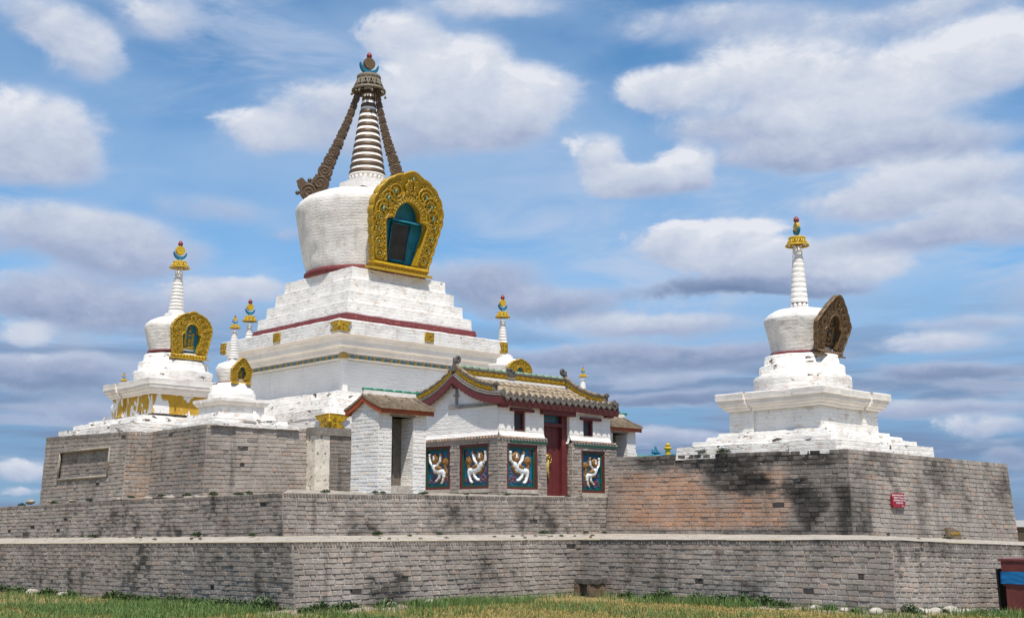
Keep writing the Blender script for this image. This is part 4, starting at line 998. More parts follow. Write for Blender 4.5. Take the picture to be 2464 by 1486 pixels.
prop([(.27, 16.30), (.33, 15.95), (.42, 15.50), (.52, 15.05), (.63, 14.62), (.76, 14.18), (.90, 13.75), (1.02, 13.32), (1.12, 12.95), (1.20, 12.7)], [.18, .20, .22, .24, .27, .31, .35, .40, .45, .46], 1, LA-pi)
halo(GS, 23.11, 29.60, 9.66, radians(12), 3.09, 1.04, 1.42, 1.76, .52, (.22, .60, 1.45, .85, 2.20), ('gold_paint', 'gold_paint', 'niche_teal', 'gold_paint'), scallop=.035, base=.06, nsc=11, relief='window', th=.24, nichedepth=.34, big=True)
# golden plaques on the fascia and on the base corner
def plaque_scrolls(mb, P, w, h, n=4):
    for q in range(n):
        for vv in (.27, .73):
            u = lerp(-w*.78, w*.78, (q+.5)/n)
            mb.tube([P(a, b, .012) for a, b in spiral(u, vv*h, h*.20, 1.6, 1 if (q+int(vv*4)) % 2 else -1, q, 14)], h*.035, 4)
def corner_plaque(par, x, y, z0, z1, wt, wb, ww, name='corner_plaque'):
    """gold bow-tie wrapped round the -X/-Y corner"""
    mb = MB(); th = .035
    def P1(u, v, n): return (x+u, y-n, z0+v)          # right face
    def P2(u, v, n): return (x-n, y+u, z0+v)          # left face
    H = z1-z0
    for PP in (P1, P2):
        pts = [(0, 0), (wb, -.0), (ww, H*.42), (wt, H*1.0), (0, H*1.08)]
        mb.prism([PP(u, v, 0) for u, v in pts], Vector(PP(0, 0, th))-Vector(PP(0, 0, 0)))
        mb.tube([PP(u, v, th) for u, v in pts], H*.03, 5)
        for (u, v, r) in ((ww*.45, H*.28, H*.17), (ww*.45, H*.74, H*.17), (wt*.78, H*.84, H*.09), (wb*.75, H*.13, H*.08), (ww*.85, H*.58, H*.07)):
            mb.tube([PP(a, b, th+.01) for a, b in spiral(u, v, r, 1.7, 1, u*20, 16)], H*.025, 4)
    mb.tube([(x-th, y-th, z0), (x-th, y-th, z1+H*.06)], H*.05, 6)
    mb.sphere((x-th, y-th, z0+H*.5), H*.19, 0, (1, 1, 1), 10, 8)
    return mb.build(name, 'gold_paint', par)
corner_plaque(GS, gx-3.37, gy-3.37, 7.19, 7.46, .43, .40, .27)
corner_plaque(GS, gx+.36-5.48, gy-.03-5.48, 4.10, 4.47, .64, .50, .33)
def half_plaque(par, x, y, face, w, sgn):
    mb = MB(); H = .34; z0 = 7.16; th = .03
    if face == 'R': P = lambda u, v, n: (x-sgn*u, y-n, z0+v)
    else: P = lambda u, v, n: (x-n, y-sgn*u, z0+v)
    pts = [(0, 0), (w, 0), (w*.72, H*.5), (w, H), (0, H)]
    mb.prism([P(u, v, 0) for u, v in pts], Vector(P(0, 0, th))-Vector(P(0, 0, 0))); mb.tube([P(u, v, th) for u, v in pts+[pts[0]]], .011, 5)
    for v in (.27, .73): 
        for u in (.25, .62): mb.tube([P(a, b, th+.008) for a, b in spiral(w*u, H*v, H*.17, 1.6, 1, u*9, 14)], .010, 4)
    mb.build('corner_plaque', 'gold_paint', par)
half_plaque(GS, gx+3.36, gy-3.37, 'R', .34, 1); half_plaque(GS, gx-3.37, gy+3.36, 'L', .34, 1)
def sq_plaque(par, c, face):
    mb = MB(); H = .27; z0 = 7.20; th = .03
    P = (lambda u, v, n: (c+u, gy-3.37-n, z0+v)) if face == 'R' else (lambda u, v, n: (gx-3.37-n, c-u, z0+v))
    w = .17
    pts = [(-w, 0), (w, 0), (w, H), (-w, H)]
    mb.prism([P(u, v, 0) for u, v in pts], Vector(P(0, 0, th))-Vector(P(0, 0, 0))); mb.tube([P(u, v, th) for u, v in pts+[pts[0]]], .016, 5)
    for u, v, r in ((0, .5, .26), (-.09, .27, .14), (.09, .27, .14), (-.09, .75, .14), (.09, .75, .14)): mb.tube([P(a, b, th+.008) for a, b in spiral(u, v*H, H*r, 1.5, 1, u*30, 14)], .010, 4)
    mb.build('square_plaque', 'gold_paint', par)
sq_plaque(GS, gx+.02, 'R'); sq_plaque(GS, gy-.05, 'L')

GM = ('gold_paint', 'gold_paint', 'niche_teal', 'gold_paint')
def big_stupa(cx, cy, zo, label, hfit=1.37, k=1.0, halo_on=True, lean=(0, 0), paintp=False, name='stupa', right=False, hs=1.0, soff=(0, 0)):
    """corner stupa; zo = height of the top of the cornice, k = overall scale"""
    Z = lambda v: zo+v*k
    h = hfit
    par = stupa(name, cx, cy, label,
        sq=[(Z(-.42), h*.87), (Z(-.41), h*.90), (Z(-.36), h*.91), (Z(-.33), h*.915), (Z(-.32), h*.95), (Z(-.25), h*.955), (Z(-.24), h*.985), (Z(-.165), h*.99), (Z(-.16), h*1.0), (Z(0), h), (Z(.01), h*.98), (Z(.02), h*.3)],
        body=[(Z(-.95), h*.845), (Z(-.40), h*.845)],
        steps=[(Z(-1.62), h*1.62), (Z(-1.30), h*1.61), (Z(-1.29), h*1.41), (Z(-1.14), h*1.40), (Z(-1.13), h*1.19), (Z(-1.02), h*1.18), (Z(-1.01), h*.98), (Z(-.88), h*.965), (Z(-.87), h*.8)],
        rtiers=[(.765*h, Z(0.0)), (.77*h, Z(.06)), (.775*h, Z(.32)), (.765*h, Z(.35)), (.69*h, Z(.36)), (.688*h, Z(.58)), (.68*h, Z(.61)), (.59*h, Z(.62)), (.585*h, Z(.82)), (.575*h, Z(.85)), (.3*h, Z(.86))],
        dome=[(.50*h, Z(.93)), (.53*h, Z(1.15)), (.565*h, Z(1.40)), (.60*h, Z(1.66)), (.585*h, Z(1.74)), (.50*h, Z(1.85)), (.38*h, Z(1.93)), (.05, Z(1.97))],
        spire=(Z(2.12), Z(3.36), .158*h if not right else .222, .075*h if not right else .12, 12, dict(gap=.30, groove=.90) if not right else dict(gap=.10, groove=.965)),
        crown=(Z(3.66), Z(3.46), .135*h, .208*h), fin=(Z(3.72), Z(3.9), Z(3.99), Z(4.30), .135*h, .098*h, -.1),
        lean=lean, neck=[(Z(1.92), .19*h), (Z(2.06), .19*h), (Z(2.07), .16*h), (Z(2.12), .16*h)], zbands=[(.525*h, Z(.90), .06*k), (.80*h, Z(.012), .035*k)], paintpanels=paintp, soff=soff, cut=(cx+.03, .235*h, Z(.95), Z(.74)+.70*h))
    if halo_on:
        halo(par, cx+.05, cy-.56*h, Z(.74), radians(8), .98*h*hs, .34*h, .430*h, .52*h, .52, (.10*h, .155*h, .42*h, .205*h, .66*h), GM, scallop=.05, base=.07, nsc=12, th=.12, nichedepth=.14)
    return par
LL = (.028, -.028)
s1 = big_stupa(15.87, 30.57, 5.44, 'white stupa on the far left with a yellow patched base, gold halo and ringed spire', 1.40, .97, lean=(.022, -.022), paintp=True, hs=.90, soff=(.20, .44))
s2 = big_stupa(29.35, 31.43, 5.52, 'white stupa rising behind the right shoulder of the great stupa and the gate roof', 1.37, 1.03, hs=.86)
s3 = big_stupa(23.05, 38.60, 5.50, 'stupa hidden behind the great stupa, only its gold crown and finial showing', 1.37, 1.035, halo_on=False)
# right hand stupa (older bronze leaf halo)
R_ = 1.55
rs = stupa('stupa', 25.41, 16.28, 'white stupa alone on the right bastion, with a brown bronze leaf shaped halo', 
    sq=[(4.34, 1.33), (4.36, 1.38), (4.41, 1.39), (4.43, 1.40), (4.44, 1.45), (4.49, 1.465), (4.50, 1.49), (4.60, 1.50), (4.605, 1.54), (4.76, 1.54), (4.775, 1.52), (4.79, .6)],
    body=[(3.80, 1.29), (4.36, 1.29)],
    steps=[(3.16, 2.25), (3.47, 2.23), (3.48, 1.96), (3.60, 1.95), (3.61, 1.72), (3.71, 1.70), (3.72, 1.50), (3.81, 1.48), (3.83, 1.2)],
    rtiers=[(1.185, 4.78), (1.19, 5.16), (1.17, 5.18), (1.05, 5.19), (1.05, 5.43), (1.03, 5.45), (.92, 5.46), (.915, 5.69), (.90, 5.71), (.5, 5.72)],
    dome=[(.715, 5.76), (.75, 5.95), (.80, 6.2), (.86, 6.45), (.895, 6.60), (.88, 6.66), (.78, 6.78), (.62, 6.87), (.30, 6.93), (.05, 6.95)],
    spire=(7.08, 8.50, .222, .115, 11, dict(gap=.12, groove=.955)), crown=(8.78, 8.545, .205, .30), fin=(8.84, 9.0, 9.05, 9.335, .145, .115, 1.02),
    zbands=[(.775, 5.72, .07), (1.215, 4.775, .035)], p=.065, soff=(.07, .05), cut=(25.42, .36, 5.84, 6.62))
mb = MB(); mb.lathe(25.41, 16.28, [(.17, 6.9), (.17, 7.09)], 24)
for k in range(10):
    a = 2*pi*k/10; mb.sphere((25.41+cos(a)*.175, 16.28+sin(a)*.175, 7.0), .055, 0, (1, 1, 1.5), 8, 6)
mb.build('lotus_ring', 'cornice_wash', rs)
halo(rs, 25.42, 15.50, 5.72, radians(14), 1.46, .50, .76, .72, .45, (.12, .27, .55, .36, .95), ('bronze', 'bronze', 'dark_bronze', 'bronze'), shape='leaf', scallop=.05, base=.06, nsc=7, th=.10, nichedepth=.10)
# small stupas
def small_stupa(cx, cy, zo, label, k=1.0, halo_on=True, group=None):
    h = .72*k; Z = lambda v: zo+v*k
    par = stupa('small_stupa', cx, cy, label,
        sq=[(Z(-.17), h*.86), (Z(-.165), h*.90), (Z(-.12), h*.92), (Z(-.115), h*.96), (Z(-.075), h*.97), (Z(-.07), h), (Z(0), h), (Z(.008), h*.97), (Z(.012), h*.3)],
        body=[(Z(-.42), h*.84), (Z(-.16), h*.84)],
        steps=[(Z(-.76), h*1.75), (Z(-.66), h*1.74), (Z(-.655), h*1.45), (Z(-.53), h*1.44), (Z(-.525), h*1.15), (Z(-.38), h*1.12), (Z(-.37), h*.8)],
        rtiers=[(.60*k, Z(.01)), (.60*k, Z(.17)), (.59*k, Z(.18)), (.555*k, Z(.185)), (.555*k, Z(.31)), (.50*k, Z(.32)), (.50*k, Z(.43)), (.3*k, Z(.44))],
        dome=[(.375*k, Z(.46)), (.405*k, Z(.62)), (.435*k, Z(.78)), (.43*k, Z(.86)), (.37*k, Z(.95)), (.25*k, Z(1.0)), (.05*k, Z(1.02))],
        spire=(Z(1.10), Z(1.84), .145*k, .066*k, 11, dict(gap=.30, groove=.90)), crown=(Z(2.00), Z(1.90), .095*k, .150*k), fin=(Z(2.03), 0, Z(2.145), Z(2.25), .072*k, .050*k, -.1),
        neck=[(Z(1.0), .12*k), (Z(1.07), .12*k), (Z(1.075), .105*k), (Z(1.10), .105*k)], zbands=[(.40*k, Z(.435), .035*k), (.61*k, Z(.005), .02*k)], group=group, p=.03, lean=(.012, -.012), cut=(cx, .14*k, Z(.5), Z(.87)))
    if halo_on:
        halo(par, cx, cy-.42*k, Z(.43), radians(8), .65*k, .25*k, .285*k, .34*k, .52, (.09*k, .10*k, .27*k, .13*k, .42*k), GM, shape='leaf', scallop=.05, base=.07, nsc=8, th=.09, nichedepth=.10)
    return par
small_stupa(15.74, 27.11, 4.735, 'small white stupa with a little gold halo, between the leftmost stupa and the great stupa')
small_stupa(28.9, 27.01, 4.56, 'small white ringed spire with yellow crown peeking over the right end of the gate roof')
small_stupa(21.1, 44.77, 5.30, 'tiny distant gold crown and finial showing left of the leftmost stupa')
#PART4
# ------------------------------------------------------------------ gate house
GX0, GX1, GY, GYB, GZ = 20.34, 24.62, 21.92, 25.25, 2.30
RYC = 23.60   # ridge
GH = thing('gate_house', (GX0, GY, GZ), 'small temple gate house with tiled roof, gold ridge strips, red door and lion panels', 'temple gate')
panels_L = [(23.42, 22.30, 2.49, 3.63), (24.88, 23.80, 2.49, 3.64)]      # y_far, y_near, z0, z1
panels_R = [(20.63, 21.72, 2.46, 3.62), (23.38, 24.31, 2.42, 3.57)]      # x0, x1
holeL = [((GYB-a)/(GYB-GY), (GYB-b)/(GYB-GY), (c-GZ)/1.42, (d-GZ)/1.42) for a, b, c, d in panels_L]
def holeR(x0, x1): return [((a-x0)/(x1-x0), (b-x0)/(x1-x0), (c-GZ)/1.42, (d-GZ)/1.42) for a, b, c, d in panels_R if a < x1 and b > x0]
gc = lambda r, s, t: grey(r, 1.08)
brick_wall('brick_wall', GH, (GX0, GYB, GZ), (GX0, GY, GZ), (GX0, GY, 3.72), (GX0, GYB, 3.72), (-1, 0, 0), 16, .26, gc, rowlock=False, seed=61, hole=holeL, joint=.012, dep=.012)
brick_wall('brick_wall', GH, (GX0, GY, GZ), (22.06, GY, GZ), (22.04, GY, 3.72), (GX0, GY, 3.72), (0, -1, 0), 16, .26, gc, rowlock=False, seed=62, hole=holeR(GX0, 22.05), joint=.012, dep=.012)
brick_wall('brick_wall', GH, (23.04, GY, GZ), (24.80, GY, GZ), (24.80, GY, 3.72), (23.02, GY, 3.72), (0, -1, 0), 16, .26, gc, rowlock=False, seed=63, hole=holeR(23.03, 24.8), joint=.012, dep=.012)
brick_wall('brick_wall', GH, (23.03, GY+.26, GZ), (23.03, GY, GZ), (23.02, GY, 3.72), (23.02, GY+.26, 3.72), (-1, 0, 0), 16, .22, gc, rowlock=False, seed=64, joint=.012, dep=.008)
mb = MB()
mb.box((GX0+.12, GY+.12, GZ-.05), (21.98, GYB, 3.70)); mb.box((23.10, GY+.12, GZ-.05), (24.72, GYB, 3.70)); mb.box((21.98, GY+.4, GZ-.05), (23.10, GYB, 3.70))
mb.box((24.70, GY+.01, GZ), (24.80, GYB, 3.71)); mb.build('wall_core', 'grey_render', GH)
# toothed brick cornice of the plinth, green glazed band
mb = MB()
rr = random.Random(5)
def ctint(): k = rr.uniform(.8, 1.1); return (0.42*k, 0.36*k, 0.31*k)
def otint(): k = rr.uniform(.8, 1.15); return random.choice([(0.60*k, 0.42*k, 0.30*k), (0.42*k, 0.36*k, 0.31*k)])
mb.box((GX0-.025, GY-.005, 3.715), (GX0+.08, GYB, 3.765), 0, (.40, .34, .30)); mb.box((GX0-.02, GY-.025, 3.712), (22.06, GY+.08, 3.76), 0, (.40, .34, .30)); mb.box((23.02, GY-.025, 3.712), (24.82, GY+.08, 3.76), 0, (.40, .34, .30))
y = GY
while y < GYB: mb.box((GX0-.06, y, 3.767), (GX0+.05, y+.07, 3.815), 0, otint()); y += .115
for a, b in ((GX0, 22.04), (23.04, 24.80)):
    x = a; mb.build('toothed_course', 'limed_brick', GH); mb = MB()
    while x < b-.05: mb.box((x, GY-.06, 3.767), (x+.07, GY+.05, 3.812), 0, otint()); x += .115
mb.box((GX0-.05, GY-.02, 3.813), (GX0+.1, GYB, 3.83), 0, (.55, .47, .40)); mb.build('toothed_course', 'limed_brick', GH)
mb = MB()
for a, b in ((20.74, 22.04), (23.10, 24.80)):
    x = a
    while x < b-.03: mb.box((x, GY-.036, 3.652), (x+.085, GY+.03, 3.708)); x += .095
mb.build('glazed_band', 'frame_green', GH)
# white upper walls
def lumpwall(mb, a, b, z0, z1f, out, nz=14, step=.11, amp=.010, hole=None):
    a, b = Vector((a[0], a[1], 0)), Vector((b[0], b[1], 0)); L = (b-a).length; n = int(L/step)+1; out = Vector(out); g = []
    for i in range(n+1):
        q = a.lerp(b, i/n); z1 = z1f(q); r = []
        for j in range(nz+1):
            z = lerp(z0, z1, j/nz); w = Vector((q.x, q.y, z)); flare = .05*max(0, 1-(z-z0)/.10)
            r.append((w, mb.vert(w+out*(flare+amp*(noise.noise(w*2.2)+.5*noise.noise(w*6))))))
        g.append(r)
    for i in range(n):
        for j in range(nz):
            c = (g[i][j][0]+g[i+1][j+1][0])/2
            if hole and hole(c): continue
            mb.face((g[i][j][1], g[i+1][j][1], g[i+1][j+1][1], g[i][j+1][1]), 0, None, True)
wins = [(20.92, 21.33, 3.97, 4.46), (23.52, 23.92, 3.93, 4.38)]
def roofz(y):
    t = min(1.0, abs(y-RYC)/1.84); u = t
    for _ in range(6): u = u-((2*u*(1-u)*.83/1.84+u*u)-t)/max(.2, (2*(1-2*u)*.83/1.84+2*u))
    return (1-u)**2*5.46+2*u*(1-u)*4.83+u*u*4.79
mb = MB()
lumpwall(mb, (GX0+.05, GYB), (GX0+.05, GY+.05), 3.81, lambda q: roofz(q.y)-.05, (-1, 0, 0), nz=16)
mb2 = MB()
hw = lambda c: any(a < c.x < b and z0 < c.z < z1 for a, b, z0, z1 in wins)
lumpwall(mb, (GX0+.05, GY+.05), (22.0, GY+.05), 3.81, lambda q: 4.62, (0, -1, 0), nz=22, step=.045, hole=hw)
lumpwall(mb, (22.98, GY+.05), (24.60, GY+.05), 3.81, lambda q: 4.56, (0, -1, 0), nz=22, step=.045, hole=hw)
lumpwall(mb, (22.98, GY+.30), (22.98, GY+.05), 3.72, lambda q: 4.56, (-1, 0, 0), nz=8, step=.06)
mb.box((24.58, GY+.06, 3.7), (24.62, GYB, 4.6))
mb.box((GX0+.1, GYB-.02, 3.7), (24.6, GYB, 4.9))
for a, b, z0, z1 in wins:   # window reveals
    d = .16; y0, y1 = GY+.045, GY+.05+d
    mb.quad((b, y0, z0), (b, y1, z0), (b, y1, z1), (b, y0, z1)); mb.quad((a, y0, z0), (a, y1, z0), (a, y1, z1), (a, y0, z1)); mb.quad((a, y0, z0), (b, y0, z0), (b, y1, z0), (a, y1, z0)); mb.quad((a, y0, z1), (b, y0, z1), (b, y1, z1), (a, y1, z1))
mb.build('upper_wall', 'white_wash_clean', GH)
for i, (a, b, z0, z1) in enumerate(wins):
    w = MB(); y = GY+.10; f = .045
    w.box((a, y, z0), (a+f*.7, y+.05, z1)); w.box((b-f*1.6, y-.02, z0), (b-f*.3, y+.05, z1)); w.box((a, y-.01, z0), (b-f*.4, y+.05, z0+f)); w.box((a, y-.01, z1-f), (b-f*.4, y+.05, z1))
    wo_ = w.build('window_frame', 'maroon_paint', GH)
    w = MB(); w.box((a+.02, y+.03, z0+.02), (b-.05, y+.045, z1-.02)); w.build('pane', 'window_glass', wo_)
    w = MB(); w.box((a-.15, GY-.035, z1), (b+.26-.01, GY+.10, z1+.075)); w.build('window_lintel', 'maroon_paint', GH)
# gable timbers
mb = MB(); mb.hexa([(GX0+.01, 23.9, 4.60), (GX0+.01, 22.0, 4.585), (GX0+.08, 22.0, 4.585), (GX0+.08, 23.9, 4.60)], [(GX0+.01, 23.9, 4.72), (GX0+.01, 22.0, 4.64), (GX0+.08, 22.0, 4.64), (GX0+.08, 23.9, 4.72)])
mb.box((GX0-.01, 23.56, 4.70), (GX0+.06, 23.61, 5.25)); mb.box((GX0-.02, 23.50, 4.93), (GX0+.04, 23.68, 4.97)); mb.build('gable_timber', 'grey_wood', GH)
mb = MB(); mb.box((GX0-.05, 23.54, 5.13), (GX0+.1, 23.68, 5.23)); mb.build('purlin_end', 'maroon_paint', GH)
# door
dY = GY+.25
mb = MB(); mb.box((22.00, dY, 2.30), (22.26, dY+.04, 4.17)); mb.box((22.268, dY+.002, 2.30), (22.50, dY+.042, 4.17)); mb.box((22.508, dY, 2.30), (22.78, dY+.04, 4.17)); dl = mb.build('door_leaf', 'maroon_paint', GH)
mb = MB(); mb.box((22.78, dY-.10, 2.28), (22.98, dY+.05, 4.50)); mb.box((21.98, dY-.10, 4.15), (22.785, dY+.05, 4.24)); mb.box((21.95, dY-.10, 2.28), (22.03, dY+.05, 4.50)); mb.build('door_frame', 'maroon_paint', GH)
mb = MB(); mb.box((22.03, dY-.03, 4.24), (22.78, dY+.0, 4.46)); tr_ = mb.build('transom_light', 'window_glass', GH)
mb = MB()
for a, b, c, d in ((22.10, 4.27, 22.60, 4.275), (22.10, 4.425, 22.60, 4.43), (22.595, 4.27, 22.61, 4.43)): mb.box((a, dY-.045, b), (c, dY-.032, d+.01))
mb.box((22.11, dY-.036, 4.285), (22.59, dY-.032, 4.42)); 
mb.build('inscription_board', 'teal_paint', tr_)
mb = MB(); 
for k in range(7): mb.tube([(22.16+k*.058, dY-.05, 4.31), (22.17+k*.058, dY-.05, 4.35), (22.15+k*.058, dY-.05, 4.39)], .007, 4)
mb.build('inscription', 'gold_paint', tr_)
mb = MB(); mb.box((21.86, GY-.06, 4.44), (23.12, GY+.22, 4.60)); mb.build('door_lintel', 'maroon_paint', GH)
hx, hz = 22.33, 3.32
mb = MB(); C = Vector((hx, dY-.02, hz)); mb.sphere(C, .10, 0, (1, .35, 1.15), 14, 8)
mb.tube([C+Vector((cos(a)*.085, -.05, sin(a)*.115-.02)) for a in [2*pi*k/20 for k in range(21)]], .013, 6); mb.sphere(C+Vector((0, -.05, .01)), .035, 0, (1, 1, 1), 8, 6)
mb.build('ring_handle', 'brass', dl)
mb = MB()
pts = [Vector((hx-.02, dY-.06, hz-.06)), Vector((hx-.06, dY-.07, hz-.14)), Vector((hx-.085, dY-.07, hz-.26)), Vector((hx-.05, dY-.06, hz-.40)), Vector((hx-.015, dY-.06, hz-.54))]
mb.tube(pts, [.02, .045, .05, .04, .012], 7); mb.tube([Vector((hx-.03, dY-.06, hz-.05)), Vector((hx-.10, dY-.05, hz-.2)), Vector((hx-.12, dY-.05, hz-.42))], [.015, .03, .012], 6)
o = mb.build('silk_scarf', 'scarf_yellow'); tag(o, 'yellow silk scarf tied to the brass ring of the red gate door', 'scarf')
# ---- lion panels
LION = [ # x0,y0,x1,y1,r0,r1,h,colour (0 white, 1 brown, 2 dark) in panel widths / heights
 (.68, .80, .70, .80, .165, .165, .105, 1), (.70, .80, .70, .76, .085, .095, .125, 0), (.705, .86, .71, .82, .045, .05, .13, 0), (.70, .72, .71, .69, .10, .085, .14, 1), (.705, .705, .71, .70, .045, .04, .15, 2),
 (.56, .60, .43, .70, .07, .055, .09, 0), (.43, .70, .38, .885, .05, .042, .10, 0), (.37, .90, .40, .925, .05, .05, .11, 1),
 (.80, .58, .93, .69, .07, .055, .09, 0), (.93, .69, .95, .89, .05, .042, .10, 0), (.94, .92, .96, .92, .06, .05, .11, 0),
 (.74, .56, .66, .45, .15, .15, .12, 0), (.66, .45, .40, .38, .145, .125, .11, 0), (.52, .50, .42, .49, .10, .06, .125, 1), (.60, .52, .52, .49, .07, .08, .125, 1), (.40, .38, .25, .37, .12, .13, .11, 0),
 (.22, .37, .22, .24, .105, .07, .11, 0), (.22, .24, .27, .10, .06, .05, .10, 0), (.27, .09, .33, .05, .05, .05, .09, 0), (.18, .22, .25, .07, .025, .035, .06, 1),
 (.42, .34, .45, .22, .09, .065, .09, 0), (.45, .22, .56, .13, .06, .05, .09, 0), (.56, .13, .62, .11, .05, .045, .09, 0), (.42, .17, .58, .085, .03, .03, .06, 1),
 (.16, .44, .17, .56, .045, .05, .08, 1), (.17, .68, .17, .68, .155, .155, .07, 1), (.19, .68, .20, .66, .06, .05, .11, 1), (.83, .50, .70, .33, .03, .04, .06, 1)]
LION2 = []
for (x0, y0, x1, y1, r0, r1, hh, c) in LION:
    sx = lambda x: .52+(x-.52)*.95
    x0, x1 = sx(x0), sx(x1); y0, y1 = .5+(y0-.5)*.95, .5+(y1-.5)*.95
    if c == 0 and max(r0, r1) < .13: LION2.append((x0-.012, y0-.006, x1-.012, y1-.006, r0*1.30, r1*1.30, hh*.45, 1)); LION2.append((x0, y0, x1, y1, r0*.95, r1*.95, hh, 0))
    elif c == 0: LION2.append((x0, y0, x1, y1, r0*.80, r1*.80, hh, 0)); LION2.append((x0+.02, y0-.02, x1+.02, y1-.02, r0*.92, r1*.92, hh*.5, 1))
    else: LION2.append((x0, y0, x1, y1, r0, r1, hh, c))
def lion_panel(label, origin, U, N, w, h, flip=False, sill=True):
    """flat framed field with a raised beast on it; origin = lower left corner, U along the wall, N out of it"""
    O = Vector(origin); U = Vector(U); N = Vector(N); V = Vector((0, 0, 1)); P = lambda u, v, n=0.0: O+U*u+V*v+N*n
    pn = GH
    def barf(mb, u0, v0, u1, v1, n0, n1): mb.hexa([P(u0, v0, n0), P(u1, v0, n0), P(u1, v0, n1), P(u0, v0, n1)], [P(u0, v1, n0), P(u1, v1, n0), P(u1, v1, n1), P(u0, v1, n1)])
    b = .055; g = .055; d = -.13
    mb = MB(); barf(mb, 0, 0, w, b, d, -.015); barf(mb, 0, h-b, w, h, d, -.015); barf(mb, 0, b, b, h-b, d, -.015); barf(mb, w-b, b, w, h-b, d, -.015)
    fr = mb.build('lion_panel', 'maroon_paint', pn, label=label)
    mb = MB(); i0, i1 = b, b+g; barf(mb, i0, i0, w-i0, i1, d, -.045); barf(mb, i0, h-i1, w-i0, h-i0, d, -.045); barf(mb, i0, i1, i1, h-i1, d, -.045); barf(mb, w-i1, i1, w-i0, h-i1, d, -.045); mb.build('inner_border', 'frame_green', fr)
    mb = MB(); barf(mb, 0, 0, w, h, -.16, -.10); mb.build('painted_field', 'panel_blue', fr)
    fw, fh = w-2*i1, h-2*i1
    nx, ny = 64, int(64*fh/fw); H = {}; C = {}
    for i in range(nx+1):
        for j in range(ny+1):
            u, v = i/nx, j/ny; x = (1-u) if flip else u; best = 0; col = 0
            for (x0, y0, x1, y1, r0, r1, hh, c) in LION2:
                ax, ay, bx, by = x0*fw, y0*fh, x1*fw, y1*fh; px, py = x*fw, v*fh
                L2 = (bx-ax)**2+(by-ay)**2; t = 0 if L2 < 1e-9 else max(0, min(1, ((px-ax)*(bx-ax)+(py-ay)*(by-ay))/L2))
                dx, dy = px-ax-t*(bx-ax), py-ay-t*(by-ay); r = lerp(r0, r1, t)*fw*(.84 if c == 0 else .95); q = sqrt(dx*dx+dy*dy)/r
                q = max(0.0, q+.10*noise.noise(Vector((x*14, v*20, c))))
                if q < 1:
                    hv = hh*.62*sqrt(max(0, 1-q**2.4))+.012
                    if hv > best: best = hv; col = c
            H[i, j] = best; C[i, j] = col
    vi = {}; mb = MB()
    for i in range(nx):
        for j in range(ny):
            cs = [(i, j), (i+1, j), (i+1, j+1), (i, j+1)]
            if sum(H[c] > 0 for c in cs) >= 2:
                ids = []
                for c in cs:
                    if c not in vi:
                        hv = H[c]+(.006*noise.noise(Vector((c[0]*.5, c[1]*.5, 1))) if H[c] > 0 else 0); vi[c] = mb.vert(P(i1+c[0]/nx*fw, i1+c[1]/ny*fh, -.10+hv-(0.004 if H[c] <= 0 else 0)))
                    ids.append(vi[c])
                col = max(set([C[c] for c in cs if H[c] > 0]), key=[C[c] for c in cs if H[c] > 0].count)
                mb.face(ids, col, None, True)
    # eyes
    for sg in (-.045, .045):
        x = .705+sg; x = 1-x if flip else x
        mb.sphere(P(i1+x*fw, i1+.815*fh, -.022), .012, 2, (1, 1, 1), 6, 4)
    mb.build('lion_relief', ['relief_white', 'relief_brown', 'mouth_dark'], fr)
    mb = MB(); rg = random.Random(int(w*1000)+int(origin[0]*7))
    for (cx_, cy_, s) in ((.10, .10, .08), (.14, .18, .05), (.72, .10, .09), (.84, .16, .08), (.78, .24, .06), (.92, .10, .06), (.70, .20, .05), (.06, .92, .06), (.10, .86, .05), (.90, .36, .05)):
        pts = []
        x_ = 1-cx_ if flip else cx_; a = rg.uniform(0, 6)
        for k in range(16): t = k/15; pts.append(P(i1+(x_+s*cos(a+t*7)*(1-.5*t)+s*.5*(t-.5))*fw, i1+(cy_+s*.62*sin(a+t*6)*(1-.3*t)+.04*t)*fh, -.092))
        mb = MB(); mb.tube(pts, .011, 5); mb.build('cloud_scroll', 'relief_pink', fr)
    if sill: mb = MB(); barf(mb, -.01, -.10, w+.02, -.004, -.06, .03); mb.build('panel_sill', 'pale_stone', fr)
    return fr
lion_panel('first lion panel from the left, half behind the white tower', (GX0, 24.88, 2.50), (0, -1, 0), (-1, 0, 0), 1.07, 1.13, flip=True)
lion_panel('second lion panel, left of the gate house corner', (GX0, 23.42, 2.49), (0, -1, 0), (-1, 0, 0), 1.12, 1.13, flip=False)
lion_panel('third lion panel, left of the red door', (20.63, GY, 2.47), (1, 0, 0), (0, -1, 0), 1.08, 1.14, flip=True)
lion_panel('rightmost lion panel, right of the red door', (23.385, GY, 2.43), (1, 0, 0), (0, -1, 0), .92, 1.13, flip=False)
